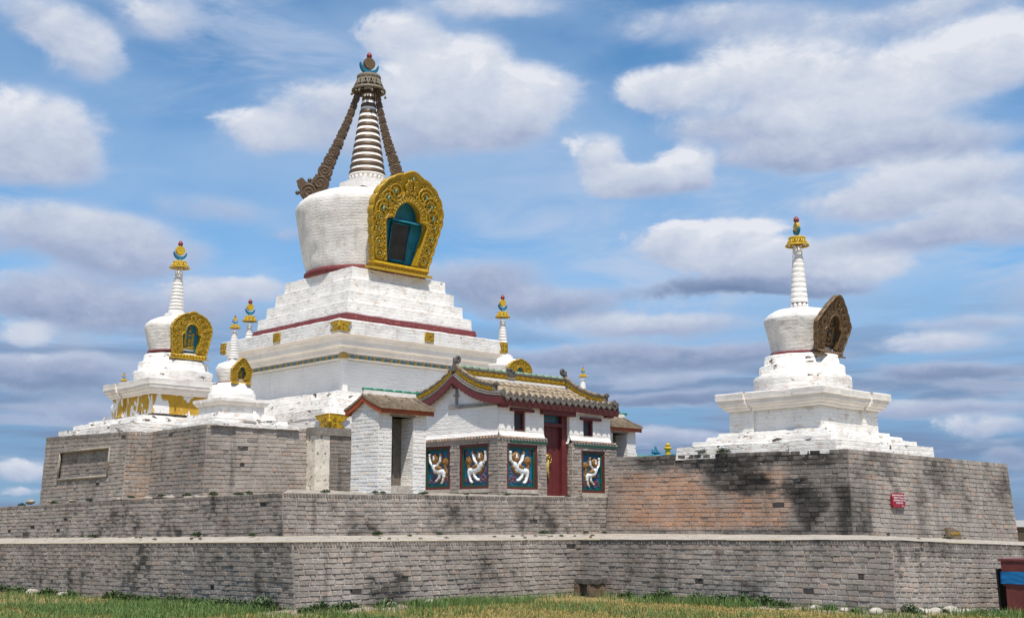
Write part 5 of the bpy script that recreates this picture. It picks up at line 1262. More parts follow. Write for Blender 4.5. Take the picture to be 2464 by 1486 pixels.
# ---- roof
RX0, RX1, EY = 20.20, 24.74, 21.76
def yz(t):  # t 0 ridge ..1 eave, front slope
    y = RYC-(RYC-EY)*t; return y, roofz(y)
mb = MB(); n = 16
for sg in (1, -1):
    for k in range(n):
        y0, z0 = yz(k/n); y1, z1 = yz((k+1)/n)
        if sg < 0: y0, y1 = 2*RYC-y0, 2*RYC-y1
        mb.hexa([(RX0+.08, y0, z0-.06), (RX1-.06, y0, z0-.06), (RX1-.06, y1, z1-.06), (RX0+.08, y1, z1-.06)], [(RX0+.08, y0, z0+.045), (RX1-.06, y0, z0+.045), (RX1-.06, y1, z1+.045), (RX0+.08, y1, z1+.045)])
mb.build('roof_deck', 'tile_grey', GH)
mb = MB(); mbk = MB(); rr = random.Random(3)
nrow = 20
for i in range(nrow):
    x = lerp(RX0+.14, RX1-.10, i/(nrow-1)); r = .062
    for sg in (1, -1):
        nseg = 7 if sg > 0 else 4
        for k in range(nseg):
            t0, t1 = lerp(.10, 1.0, k/nseg), lerp(.10, 1.0, (k+1)/nseg)
            y0, z0 = yz(t0); y1, z1 = yz(t1)
            if sg < 0: y0, y1 = 2*RYC-y0, 2*RYC-y1
            jx = rr.uniform(-.012, .012); jz = rr.uniform(-.010, .012)
            (mb if sg > 0 else mbk).tube([(x+jx, y0, z0+.052+jz), (x+jx, y1, z1+.066+jz)], [r*.88, r*1.06], 10)
    y, z = yz(1.0)
    ends.lathe(0, 0, [(0, 0)], 3, capt=False) if False else None
    e_ = MB(); 
    ends = MB(); disc(ends, (x, y-.02, z+.055), (1, 0, 0), (0, .15, 1), (0, -1, .15), .075, .035)
    ends.sphere((x, y-.04, z+.055), .03, 0, (1, .5, 1), 8, 5); ends.tube([(x+cos(a)*.055, y-.04, z+.055+sin(a)*.055) for a in [2*pi*k/12 for k in range(13)]], .008, 4); ends.build('tile_end_disc', 'tile_grey', GH)
    if i < nrow-1:   # pointed drip tile between two barrels
        drips = MB(); xm = x+(RX1-.10-RX0-.14)/(nrow-1)/2; s = .088
        drips.prism([(xm-s, y-.035, z+.03), (xm-s*.95, y-.04, z-.03), (xm-s*.5, y-.05, z-.085), (xm, y-.055, z-.125), (xm+s*.5, y-.05, z-.085), (xm+s*.95, y-.04, z-.03), (xm+s, y-.035, z+.03), (xm, y-.03, z+.01)], (0, .02, .004))
        drips.tube([(xm-s*.6, y-.052, z-.02), (xm, y-.065, z-.085), (xm+s*.6, y-.052, z-.02)], .009, 4); drips.build('drip_tile', 'tile_grey', GH)
for q in (mb, mbk): q.build('roof_tiles', 'tile_tan', GH)
# bargeboards, eave board
for xb in (RX0+.02, RX1-.05):
    mb = MB()
    for sg in (1, -1):
        for k in range(12):
            y0, z0 = yz(k/12); y1, z1 = yz((k+1)/12)
            if sg < 0: y0, y1 = 2*RYC-y0, 2*RYC-y1
            mb.hexa([(xb, y0, z0-.20), (xb+.05, y0, z0-.20), (xb+.05, y1, z1-.175), (xb, y1, z1-.175)], [(xb, y0, z0-.005), (xb+.05, y0, z0-.005), (xb+.05, y1, z1-.005), (xb, y1, z1-.005)])
    mb.build('bargeboard', 'maroon_paint', GH)
mb = MB(); mb.hexa([(RX0+.07, EY+.02, 4.575), (RX1-.0, EY+.02, 4.530), (RX1-.0, EY+.07, 4.530), (RX0+.07, EY+.07, 4.575)], [(RX0+.07, EY-.02, 4.730), (RX1+.01, EY-.02, 4.690), (RX1+.01, EY+.03, 4.710), (RX0+.07, EY+.03, 4.750)])
mb.box((RX0+.14, GY-.10, 4.530), (RX0+.38, GY+.06, 4.630)); mb.box((RX1-.40, GY-.10, 4.490), (RX1-.14, GY+.06, 4.590))
mb.box((RX0+.09, EY+.06, 4.650), (RX1-.05, GY+.03, 4.690)); mb.build('eave_board', 'maroon_paint', GH)
# main ridge
def floral(mb, P, L, h, step=.20):
    n = int(L/step)
    for k in range(n):
        u = (k+.5)*L/n
        for q in range(5):
            a = 2*pi*q/5+.3*k; mb.tube([P(u, h*.5, .015), P(u+cos(a)*h*.34, h*.5+sin(a)*h*.30, .028), P(u+cos(a+.4)*h*.55, h*.5+sin(a+.4)*h*.42, .012)], [h*.07, h*.10, h*.03], 5)
        mb.tube([P(a, b, .012) for a, b in spiral(u+L/n*.5, h*.5, h*.30, 1.3, 1 if k % 2 else -1, k, 12)], h*.06, 4)
    mb.tube([P(0, h*.03, .01), P(L, h*.03, .01)], h*.05, 4); mb.tube([P(0, h*.97, .01), P(L, h*.97, .01)], h*.05, 4)
x0, x1 = RX0+.20, RX1-.32
mb = MB(); mb.box((x0, RYC-.09, 5.390), (x1, RYC+.09, 5.505)); mb.build('ridge_mortar', 'cornice_wash', GH)
mb = MB(); mb.box((x0, RYC-.06, 5.507), (x1, RYC+.06, 5.655)); floral(mb, lambda u, v, n: (x0+u, RYC-.06-n, 5.510+v), x1-x0, .145); mb.build('gold_ridge_strip', 'gold_paint', GH)
mb = MB(); mb.box((x0-.02, RYC-.085, 5.657), (x1+.02, RYC+.085, 5.695))
mb.tube([(x0-.02, RYC-.07, 5.685), (x1+.02, RYC-.07, 5.685)], .022, 6); mb.build('ridge_moulding', 'tile_grey', GH)
mb = MB(); rr = random.Random(9); x = x0
while x < x1:
    w = rr.uniform(.22, .34); mb.tube([(x, RYC, 5.725), (min(x+w-.006, x1+.02), RYC, 5.725)], [.047, .050], 10); x += w
mb.build('green_ridge_tiles', 'pale_glaze', GH)
mb = MB(); mb.box((22.14, RYC-.11, 5.610), (22.42, RYC+.11, 5.770)); mb.sphere((22.24, RYC-.05, 5.790), .085, 0, (1.2, 1, .6), 10, 6); mb.sphere((22.34, RYC-.06, 5.730), .07, 0, (1, 1, .8), 10, 6); mb.build('ridge_boss', 'dark_stone', GH)
mb = MB(); mb.box((22.16, RYC-.10, 5.510), (22.42, RYC+.07, 5.605)); mb.build('boss_block', 'tile_brown', GH)
# sloping ridges at both gable ends
for xc, tend, nm in ((RX0+.14, .84, 0), (RX1-.24, .86, 1)):
    gold = MB(); cap = MB(); gr = MB()
    for sg in (1, -1):
        M = 18; pts = []
        for k in range(M+1):
            t = lerp(0.0, tend, k/M); y, z = yz(t); z += .0
            if sg < 0: y = 2*RYC-y
            pts.append((y, z+.02*(1-t)))
        for (y0, z0), (y1, z1) in zip(pts, pts[1:]):
            gold.hexa([(xc-.035, y0, z0+.10), (xc+.035, y0, z0+.10), (xc+.035, y1, z1+.10), (xc-.035, y1, z1+.10)], [(xc-.035, y0, z0+.24), (xc+.035, y0, z0+.24), (xc+.035, y1, z1+.24), (xc-.035, y1, z1+.24)])
            gr.hexa([(xc-.065, y0, z0+.035), (xc+.06, y0, z0+.035), (xc+.06, y1, z1+.035), (xc-.065, y1, z1+.035)], [(xc-.065, y0, z0+.098), (xc+.06, y0, z0+.098), (xc+.06, y1, z1+.098), (xc-.065, y1, z1+.098)])
            gr.hexa([(xc-.055, y0, z0+.242), (xc+.055, y0, z0+.242), (xc+.055, y1, z1+.242), (xc-.055, y1, z1+.242)], [(xc-.055, y0, z0+.265), (xc+.055, y0, z0+.265), (xc+.055, y1, z1+.265), (xc-.055, y1, z1+.265)])
        for side in (-1, 1):
            k = 0
            for (y0, z0), (y1, z1) in zip(pts, pts[1:]):
                k += 1; c = Vector((xc+side*.038, (y0+y1)/2, (z0+z1)/2+.17)); d = Vector((0, y1-y0, z1-z0)).normalized(); up = Vector((0, -d.z, d.y)) if d.y > 0 else Vector((0, d.z, -d.y))
                for q in range(4):
                    a = 2*pi*q/4+.6*k; gold.tube([c, c+(d*cos(a)+up*sin(a))*.035+Vector((side*.014, 0, 0)), c+(d*cos(a+.5)+up*sin(a+.5))*.06], [.010, .014, .004], 4)
            for off in (.108, .232):
                gold.tube([(xc+side*.038, y, z+off) for y, z in pts], .008, 4)
        for k in range(0, M, 3):
            (y0, z0), (y1, z1) = pts[k], pts[min(M, k+3)]
            cap.tube([(xc, y0, z0+.295), (xc, y1, z1+.295)], [.045, .052], 10)
        # rolled edge tiles on the gable verge
        pts2 = [yz(k/20) for k in range(21)]
        if sg < 0: pts2 = [(2*RYC-y, z) for y, z in pts2]
        xe = RX0+.05 if nm == 0 else RX1-.04
        gr.tube([(xe, y, z+.03) for y, z in pts2], .035, 8); gr.tube([(xe+(.035 if nm == 0 else -.035), y, z+.085) for y, z in pts2], .032, 8)
        # curled stop at the lower end
        y, z = pts[-1]; e_ = -sg*.0
        st_ = MB(); st_.box((xc-.05, y-.03, z+.05), (xc+.05, y+.05, z+.30)); st_.tube([(xc, y-.04*sg+a*sg, z+.30+b) for a, b in spiral(-.02, 0, .06, 1.3, 1, 0, 16)], .028, 6); st_.tube([(xc-.05, y-.02, z+.30), (xc+.05, y-.02, z+.30)], .055, 10)
        if sg > 0: st_.tube([(xc, y, z+.09), (xc-.0, y-.30, z+.085)], .055, 10); disc(st_, (xc, y-.31, z+.09), (1, 0, 0), (0, 0, 1), (0, -1, 0), .075, .04)
        st_.build('ridge_stop', 'tile_grey', GH)
    gold.build('gold_slope_strip', 'gold_paint', GH); cap.build('slope_cap_tiles', 'tile_brown', GH); gr.build('verge_tiles', 'tile_grey', GH)
# scroll ornaments at the ridge ends
def acro(x, hh, d):
    mb = MB(); s = hh
    mb.hexa([(x-.10*d-.08, RYC-.06, 5.580), (x-.10*d+.08, RYC-.06, 5.580), (x-.10*d+.08, RYC+.06, 5.580), (x-.10*d-.08, RYC+.06, 5.580)], [(x-.06*d-.05, RYC-.04, 5.810), (x-.06*d+.06, RYC-.04, 5.810), (x-.06*d+.06, RYC+.04, 5.810), (x-.06*d-.05, RYC+.04, 5.810)])
    P = [(x-.06*d, RYC, 5.770), (x-.07*d, RYC, 5.850)] + [(x+.025*d-a*d, RYC, 5.930+b) for a, b in spiral(0, 0, .105, 1.35, -1, .2, 22)]
    mb.tube(P, [.055, .055]+[.052*(1-.5*k/22) for k in range(23)], 8); mb.build('ridge_scroll', 'dark_stone', GH)
acro(20.38, .3, 1); acro(24.44, .3, -1)

# ------------------------------------------------------------------ white gate towers
def gate_tower(label, x0, y0, z0, mats_=('orange_paint',)):
    T = thing('gate_tower', (x0, y0, z0), label, 'gate tower')
    X1, Y1, H = 1.35, 1.03, 1.82
    def W_(x, y, z): return (x0+x, y0+y, z0+z)
    wc = lambda r, s, t: (lambda k, e: (0.84*k, (0.81-.05*e)*k, (0.765-.10*e)*k))(r.uniform(.95, 1.03), 1 if r.random() < .12 else 0)
    def bw(a, b, c, d, out, sd, hole=None, nc=22): brick_wall('brick_wall', T, W_(*a), W_(*b), W_(*c), W_(*d), out, nc, .26, wc, rowlock=False, seed=sd, hole=hole, joint=.008, dep=.008, miss=0, mat='limed_brick', mort=(.80, .785, .76))
    bw((0, Y1, 0), (0, 0, 0), (0.0, 0, H), (0, Y1, H), (-1, 0, 0), 71)
    ho = [(.36/X1, .97/X1, .10, .945)]
    bw((0, 0, 0), (X1, 0, 0), (X1, 0, H), (0, 0, H), (0, -1, 0), 72, ho)
    mb = MB()
    mb.box(W_(.02, .9, 0), W_(X1-.01, Y1, H)); mb.quad(W_(X1, 0, 0), W_(X1, Y1, 0), W_(X1, Y1, H), W_(X1, 0, H))
    for xx in (.005, X1-.005): mb.prism([W_(xx, 0.0, H), W_(xx, Y1, H), W_(xx, Y1/2+.02, H+.28)], (.02 if xx < .5 else -.02, 0, 0))
    mb.quad(W_(.965, .0, .17), W_(.965, .9, .17), W_(.965, .9, 1.72), W_(.965, .0, 1.72)); mb.quad(W_(.365, .0, .17), W_(.365, .9, .17), W_(.365, .9, 1.72), W_(.365, .0, 1.72)); mb.quad(W_(.365, 0, 1.72), W_(.965, 0, 1.72), W_(.965, .9, 1.72), W_(.365, .9, 1.72))
    mb.build('white_wall', 'white_wash_brick', T)
    mb = MB(); mb.box(W_(.36, -.012, 0), W_(.97, .5, .185)); mb.build('threshold_block', 'pale_stone', T)
    mb = MB(); y = .42
    mb.box(W_(.366, y, .185), W_(.964, y+.05, 1.72)); mb.box(W_(.70, y-.03, .185), W_(.735, y+.01, 1.45)); mb.box(W_(.366, y-.03, 1.18), W_(.70, y, 1.21)); mb.tube([W_(.70-.33*(1-cos(a)), y-.01, 1.25+.30*sin(a)) for a in [pi/2*k/8 for k in range(9)]], .02, 5)
    mb.build('old_door', 'old_wood', T)
    mb = MB(); mb.box(W_(.30, -.02, 1.72), W_(1.02, .5, 1.765)); mb.build('door_lintel', 'grey_wood', T)
    # roof
    yr = Y1/2+.01; e0 = -.18; zr = H+.42; ze = H+.085
    def rz(y): t = abs(y-yr)/(yr-e0); return lerp(zr, ze, t**.75)
    rx0, rx1 = -.085, X1+.13
    mb = MB(); N = 14
    rg = random.Random(4)
    for sg in (1, -1):
        ys_ = [yr-sg*(yr-e0)*k/N for k in range(N+1)]
        nx = 13
        for i in range(nx):
            xa, xb = lerp(rx0, rx1, i/nx), lerp(rx0, rx1, (i+1)/nx); jz = rg.uniform(-.012, .014)
            for a, b in zip(ys_, ys_[1:]):
                k_ = rg.uniform(-.004, .006)
                mb.hexa([W_(xa, a, rz(a)-.03), W_(xb-.008, a, rz(a)-.03), W_(xb-.008, b, rz(b)-.03), W_(xa, b, rz(b)-.03)], [W_(xa, a, rz(a)+.028+jz+k_), W_(xb-.008, a, rz(a)+.028+jz+k_), W_(xb-.008, b, rz(b)+.040+jz+k_), W_(xa, b, rz(b)+.040+jz+k_)])
    mb.build('roof_tiles', 'tile_brown', T)
    for xb in (rx0+.015, rx1-.06):
        mb = MB()
        for sg in (1, -1):
            for k in range(8):
                a, b = yr-sg*(yr-e0)*.95*k/8, yr-sg*(yr-e0)*.95*(k+1)/8
                mb.hexa([W_(xb, a, rz(a)-.155), W_(xb+.045, a, rz(a)-.155), W_(xb+.045, b, rz(b)-.15), W_(xb, b, rz(b)-.15)], [W_(xb, a, rz(a)-.032), W_(xb+.045, a, rz(a)-.032), W_(xb+.045, b, rz(b)-.032), W_(xb, b, rz(b)-.032)])
        mb.build('bargeboard', 'orange_paint', T)
    mb = MB(); mb.box(W_(rx0+.03, e0+.04, ze-.125), W_(rx1-.03, e0+.08, ze-.0)); mb.box(W_(rx0+.06, e0+.08, ze-.045), W_(rx1-.05, .02, ze-.01)); mb.build('eave_board', 'orange_paint', T); mb = MB(); mb.box(W_(rx0+.03, Y1-e0-.08, ze-.125), W_(rx1-.03, Y1-e0-.04, ze)); mb.build('eave_board', 'orange_paint', T)
    mb = MB(); mb.box(W_(rx0+.02, yr-.035, zr-.02), W_(rx1-.04, yr+.035, zr+.095)); mb.build('ridge_mortar', 'cornice_wash', T)
    mb = MB(); x = rx0+.01
    while x < rx1-.06: mb.tube([W_(x, yr, zr+.115), W_(x+.27, yr, zr+.115)], [.034, .038], 10); x += .275
    mb.build('green_ridge_tiles', 'glaze_green', T)
    return T
gate_tower('white gate tower in front, with old wooden door, orange eaves and green ridge', 15.95, 21.10, 2.27)
gate_tower('white gate tower mostly hidden behind the right end of the gate house', 24.77, 22.35, 2.42)
#PART5
# ------------------------------------------------------------------ things on and around the terraces
# red notice
sgn = thing('notice_board', (25.10, 13.66, 2.14), 'small red notice board with white writing on the right bastion wall', 'sign')
sx0, sx1, sz0, sz1, sy = 24.82, 25.385, 1.98, 2.30, 13.695
mb = MB(); c = .05
o8 = [(sx0+c, sz0), (sx1-c, sz0), (sx1, sz0+c), (sx1, sz1-c), (sx1-c, sz1), (sx0+c, sz1), (sx0, sz1-c), (sx0, sz0+c)]
mb.prism([(x, sy-.035, z) for x, z in o8], (0, .05, 0)); mb.build('board', 'sign_red', sgn)
def text(body, par, loc, size, mat, name, rot=(pi/2, 0, 0), ext=.002, align='CENTER'):
    cu = bpy.data.curves.new(name, 'FONT'); cu.body = body; cu.size = size; cu.extrude = ext; cu.align_x = align
    t = bpy.data.objects.new(name, cu); COL.objects.link(t); bpy.context.view_layer.update()
    me = bpy.data.meshes.new_from_object(t.evaluated_get(bpy.context.evaluated_depsgraph_get())); bpy.data.objects.remove(t)
    o = bpy.data.objects.new(name, me); COL.objects.link(o); me.materials.clear(); me.materials.append(MATS[mat])
    o.parent = par; o.location = Vector(loc)-Vector(parent_loc(par)); o.rotation_euler = rot; return o
mx = (sx0+sx1)/2
for k, (ln, sz) in enumerate((("ДАМБАРАВЖААЛИН САН,", .047), ("\"ЦИМПЭГ\" ХКомпаний", .047), ("ХӨРӨНГӨӨР СЭРГЭЭН", .047), ("ЗАСВАРЛАВ", .050), ("2002 он", .026))):
    o = text(ln, sgn, (mx + (.17 if k == 4 else .02 if k else 0), sy-.038, sz1-.068-k*.058), sz, 'sign_white', 'lettering')
# stone slab with yellow carved script leaning on the bastion
st = thing('inscribed_stone', (27.35, 13.5, 1.27), 'brown stone with yellow carved letters leaning against the right bastion', 'carved stone')
mb = MB(); z0 = 1.245
P_ = [(27.05, z0), (27.66, z0-.03), (27.70, z0+.12), (27.62, z0+.20), (27.40, z0+.245), (27.18, z0+.29), (27.06, z0+.26)]
mb.prism([(x, 13.47+(z-z0)*.2, z) for x, z in P_], (0, .08, 0)); mb.build('slab', 'brown_boulder', st)
text("ॐ མ ཎི པདྨེ ཧཱུྃ" if False else "MNI·PDME·HUM" if False else "ᠤᠮ ᠮᠠ ᠨᠢ", st, (27.38, 13.39, z0+.1), .09, 'old_yellow', 'carved_script') if False else None
mb = MB(); rg = random.Random(2)
for k in range(9):
    x = 27.14+k*.055; zb = z0+.10+rg.uniform(-.005, .005)
    mb.tube([(x, 13.482, zb+.05), (x+.045, 13.482, zb+.05)], .006, 4)
    mb.tube([(x+.03, 13.488, zb+.05), (x+.03, 13.476, zb-.0+rg.uniform(-.02, .02))], .008, 4)
    mb.tube([(x+.008, 13.488, zb+.05), (x, 13.480, zb+.02), (x+.02, 13.478, zb+.005)], .005, 4)
    if k in (1, 6, 7): mb.tube([(x, 13.42, zb+.08), (x+.015, 13.42, zb+.07), (x+.03, 13.42, zb+.085)], .005, 4)
mb.build('carved_script', 'old_yellow', st)
# flat whitish stone with black script on the left bastion edge
st = thing('inscribed_stone', (15.62, 25.98, 4.03), 'flat pale stone with black script lying on top of the left bastion', 'carved stone')
mb = MB(); P_ = [(15.40, 4.04), (15.78, 4.045), (15.83, 4.08), (15.80, 4.13), (15.70, 4.155), (15.48, 4.16), (15.40, 4.14), (15.37, 4.09)]
mb.prism([(x, 25.97, z) for x, z in P_], (0, .22, .01)); mb.build('slab', 'pale_stone', st)
mb = MB()
for k in range(8): mb.tube([(15.43+k*.043, 25.962, 4.11), (15.45+k*.043, 25.962, 4.085), (15.46+k*.043, 25.962, 4.12), (15.475+k*.043, 25.962, 4.09)], .0045, 4)
mb.build('black_script', 'ink', st)
# stone bench at the inner corner of the lower terrace
bn = thing('stone_bench', (20.2, 19.1, 0), 'low stone bench of a rough slab on blocks, in the angle of the lowest wall', 'bench')
def boulder(mb, c, r, sc=(1, 1, 1), seed=0, seg=14, rg=10, amp=.25):
    n0 = len(mb.v); mb.sphere(c, r, 0, sc, seg, rg)
    for k in range(n0, len(mb.v)):
        v = Vector(mb.v[k]); d = (v-Vector(c)); f = 1+amp*noise.noise(v*(1.6/r)*.5+Vector((seed, 0, 0)))+amp*.5*noise.noise(v*(4/r)*.5+Vector((seed, 3, 0))); mb.v[k] = tuple(Vector(c)+d*f)
def roughbox(mb, lo, hi, amp=.015, st=.06, seed=0):
    x0, y0, z0 = lo; x1, y1, z1 = hi
    def V(v):
        cx_, cy_, cz_ = (x0+x1)/2, (y0+y1)/2, (z0+z1)/2
        q = noise.noise_vector(Vector((v.x*6+seed, v.y*6, v.z*6)))*amp; k = .93
        ex = abs(v.x-cx_)/(x1-x0)*2; ey = abs(v.y-cy_)/(y1-y0)*2; ez = abs(v.z-cz_)/(z1-z0)*2
        r = 1-.06*max(0, (ex+ey+ez-2)); return mb.vert((cx_+(v.x-cx_)*r+q.x, cy_+(v.y-cy_)*r+q.y, cz_+(v.z-cz_)*r+q.z))
    fs = [((x0, y0, z0), (x1, y0, z0), (x1, y0, z1), (x0, y0, z1)), ((x0, y1, z0), (x0, y0, z0), (x0, y0, z1), (x0, y1, z1)), ((x0, y0, z1), (x1, y0, z1), (x1, y1, z1), (x0, y1, z1)), ((x1, y0, z0), (x1, y1, z0), (x1, y1, z1), (x1, y0, z1)), ((x0, y1, z1), (x1, y1, z1), (x1, y1, z0), (x0, y1, z0))]
    for a, b, c, d in fs:
        a, b, c, d = map(Vector, (a, b, c, d)); nu = max(1, int((b-a).length/st)); nv = max(1, int((d-a).length/st))
        g = [[V(a.lerp(b, i/nu).lerp(d.lerp(c, i/nu), j/nv)) for i in range(nu+1)] for j in range(nv+1)]
        for j in range(nv):
            for i in range(nu): mb.face((g[j][i], g[j][i+1], g[j+1][i+1], g[j+1][i]), 0)
mb = MB(); roughbox(mb, (19.98, 18.42, .27), (20.50, 19.04, .38), .02); mb.build('seat_slab', 'dark_stone', bn)
mb = MB(); roughbox(mb, (20.0, 18.86, -.05), (20.48, 19.04, .265), .02, seed=3); mb.build('leg', 'brown_boulder', bn)
mb = MB(); roughbox(mb, (20.0, 18.46, -.05), (20.48, 18.62, .265), .02, seed=7); mb.build('leg', 'brown_boulder', bn)
mb = MB(); mb.box((20.1, 18.62, -.05), (20.46, 18.86, .26)); mb.build('infill_block', 'dark_stone', bn)  # dark stone block filling the gap between the legs
# red wooden stall with blue sash at the right edge
ks = thing('prayer_wheel_stand', (23.64, 10.24, -.14), 'dark red wooden stand wrapped with a blue sash, cut by the right edge', 'wooden stand')
kx, ky, kz = 23.64, 10.24, -.16
def kb(mb, x0, x1, y0, y1, z0, z1, tl=0.0):
    mb.hexa([(kx+x0, ky+y0, kz+z0), (kx+x1, ky+y0, kz+z0), (kx+x1, ky+y1, kz+z0), (kx+x0, ky+y1, kz+z0)], [(kx+x0-tl, ky+y0, kz+z1), (kx+x1+tl, ky+y0, kz+z1), (kx+x1+tl, ky+y1+tl, kz+z1), (kx+x0-tl, ky+y1+tl, kz+z1)])
mb = MB(); kb(mb, 0, .18, 0, .40, 0, .62, .01); mb.build('post', 'kiosk_red', ks)
mb = MB(); kb(mb, 1.0, 1.18, 0, .40, 0, .62, .01); mb.build('post', 'kiosk_red', ks)
mb = MB(); kb(mb, -.01, 1.2, -.01, .46, .56, 1.04, .02); mb.build('box', 'kiosk_red', ks)
mb = MB(); kb(mb, -.045, 1.25, -.045, .53, 1.042, 1.085, .0); mb.build('lid', 'kiosk_red', ks)
mb = MB(); kb(mb, .18, 1.0, .33, .40, 0, .56); mb.build('back_panel', 'dark_panel', ks)
mb = MB(); n = 40
ring = []
for (x0, y0), (x1, y1) in (((1.225, -.03), (-.03, -.03)), ((-.03, -.03), (-.03, .50)), ((-.03, .50), (1.225, .50)), ((1.225, .50), (1.225, -.03))):
    for k in range(12): ring.append((lerp(x0, x1, k/12), lerp(y0, y1, k/12)))
rows = []
for j in range(9):
    z = .60+j*.030; r = []
    for (x, y) in ring:
        w = .010*noise.noise(Vector((x*5, y*5, z*30)))+.006; s_ = 1 if y < 0 else 0
        r.append(mb.vert((kx+x+(-w if x < 0 else 0), ky+y-(w if y <= -.03 else 0), kz+z+.012*noise.noise(Vector((x*3, y*3, 1))))))
    rows.append(r)
for j in range(8):
    for k in range(len(ring)): mb.face((rows[j][k], rows[j][(k+1) % len(ring)], rows[j+1][(k+1) % len(ring)], rows[j+1][k]), 0, None, True)
mb.build('blue_sash', 'sash_blue', ks)
mb = MB(); mb.hexa([(kx+.20, ky+.62, kz+.05), (kx+.9, ky+.62, kz+.05), (kx+.9, ky+.66, kz+.05), (kx+.20, ky+.66, kz+.05)], [(kx+.08, ky+.60, kz+.88), (kx+.9, ky+.60, kz+.88), (kx+.9, ky+.64, kz+.88), (kx+.08, ky+.64, kz+.88)])
o = mb.build('leaning_board', 'dark_panel'); tag(o, 'dark board leaning behind the red wooden stand', 'board')
# distant boundary wall
fw = thing('boundary_wall', (80, 35, 0), 'distant low brown wall with a white top at the right edge', 'wall')
mb = MB(); mb.box((76, 4, -.8), (76.5, 36, 1.34)); mb.build('brick_part', 'far_brick', fw)
mb = MB(); mb.box((75.9, 3.9, 1.342), (76.6, 36.1, 1.76)); mb.build('white_coping', 'far_white', fw)
# far temple roof, only its ornaments clear the bastion
ft = thing('far_temple', (47, 38, -.5), 'far temple roof ornaments, yellow knob and blue beast, just above the right bastion wall', 'temple')
mb = MB(); mb.box((44.5, 36.5, -.6), (49.5, 40.5, 4.2)); mb.build('wall', 'far_brick', ft)
mb = MB(); mb.prism([(44.0, 36.0, 4.2), (44.0, 41.0, 4.2), (44.0, 38.5, 4.95)], (6, 0, 0)); mb.build('roof', 'glaze_green', ft)
mb = MB(); a = Vector((46.25, 38.75, 4.9)); b = Vector((47.6, 37.55, 4.98)); 
mb.tube([a, (46.6, 38.45, 4.93), (46.9, 38.2, 5.0), (47.4, 37.75, 5.02), b], .09, 8); mb.build('ridge', 'teal_paint', ft)
mb = MB(); cx_, cy_ = 47.01, 38.10
mb.lathe(cx_, cy_, [(.155, 5.0), (.15, 5.06), (.11, 5.22), (.12, 5.25), (.17, 5.27), (.215, 5.31), (.20, 5.37), (.12, 5.40), (.075, 5.41), (.11, 5.43), (.13, 5.49), (.11, 5.55), (.05, 5.59), (.01, 5.60)], 20); mb.build('yellow_knob', 'yellow_paint', ft)
mb = MB(); bx, by = 46.55, 38.53; D = Vector((.71, -.70, 0))
for q, r in (((-.13, 0, 5.12), .075), ((-.15, 0, 5.22), .05), ((0, 0, 5.12), .11), ((.03, 0, 5.22), .09), ((.02, 0, 5.34), .065), ((0, 0, 5.40), .045), ((.14, 0, 5.10), .09), ((.25, 0, 5.04), .07)):
    mb.sphere((bx+D.x*q[0], by+D.y*q[0], q[2]), r, 0, (1, 1, 1.15), 10, 7)
mb.build('blue_beast', 'teal_paint', ft)

# ---- plants: leafy weeds with white flowers at the foot of the walls
def weed_mesh(name, rng, R=.22, Hh=.20, leaves=260, flowers=14, tall=False):
    mb = MB()
    for k in range(leaves):
        a = rng.uniform(0, 2*pi); rr_ = R*sqrt(rng.random()); h0 = Hh*(1-(rr_/R)**2*.75)*rng.uniform(.25, 1.0); x, y = cos(a)*rr_, sin(a)*rr_
        d = Vector((cos(a)+rng.uniform(-.7, .7), sin(a)+rng.uniform(-.7, .7), rng.uniform(.1, 1.2))).normalized(); L = rng.uniform(.035, .085); w = Vector((-d.y, d.x, rng.uniform(-.3, .3))).normalized()*L*.22
        p = Vector((x, y, h0)); g = rng.uniform(.6, 1.3)
        c = (.038*g, .078*g, .022*g) if rng.random() < .75 else (.085*g, .135*g, .036*g)
        mb.face([mb.vert(p), mb.vert(p+d*L*.5+w), mb.vert(p+d*L), mb.vert(p+d*L*.5-w)], 0, c)
        if k % 5 == 0: mb.face([mb.vert((x*.5-.004, y*.5, 0)), mb.vert((x*.5+.004, y*.5, 0)), mb.vert(p)], 0, (.06, .10, .03))
    o = mb
    fl = []
    for k in range(flowers):
        a = rng.uniform(0, 2*pi); rr_ = R*.9*sqrt(rng.random()); z = Hh*(1-(rr_/R)**2*.75)+.01
        fl.append((cos(a)*rr_, sin(a)*rr_, z))
    return mb, fl
def meshof(mb, name, mat):
    me = bpy.data.meshes.new(name); me.from_pydata(mb.v, [], mb.f); me.materials.append(MATS[mat])
    if mb.hast:
        at = me.color_attributes.new('tint', 'FLOAT_COLOR', 'CORNER'); arr = []
        for fc, c in zip(mb.f, mb.tint): arr.extend((c[0], c[1], c[2], 1.0)*len(fc))
        at.data.foreach_set('color', arr)
    return me
rw = random.Random(21); PROT = []
for k in range(4):
    mb, fl = weed_mesh('weed', rw, rw.uniform(.20, .27), rw.uniform(.15, .22), 420, 11); lm = meshof(mb, 'leaves', 'grass_blade')
    f = MB()
    for (x, y, z) in fl:
        r = .0065
        f.face([f.vert((x-r, y-r*.4, z)), f.vert((x+r, y-r*.4, z+.003)), f.vert((x+r*.5, y-r*.2, z+r*1.6)), f.vert((x-r*.8, y-r*.2, z+r*1.5))])
        f.face([f.vert((x-r, y+r, z)), f.vert((x+r, y-r, z)), f.vert((x+r, y+r*.3, z+r))])
    fm = meshof(f, 'flowers', 'petal'); PROT.append((lm, fm))
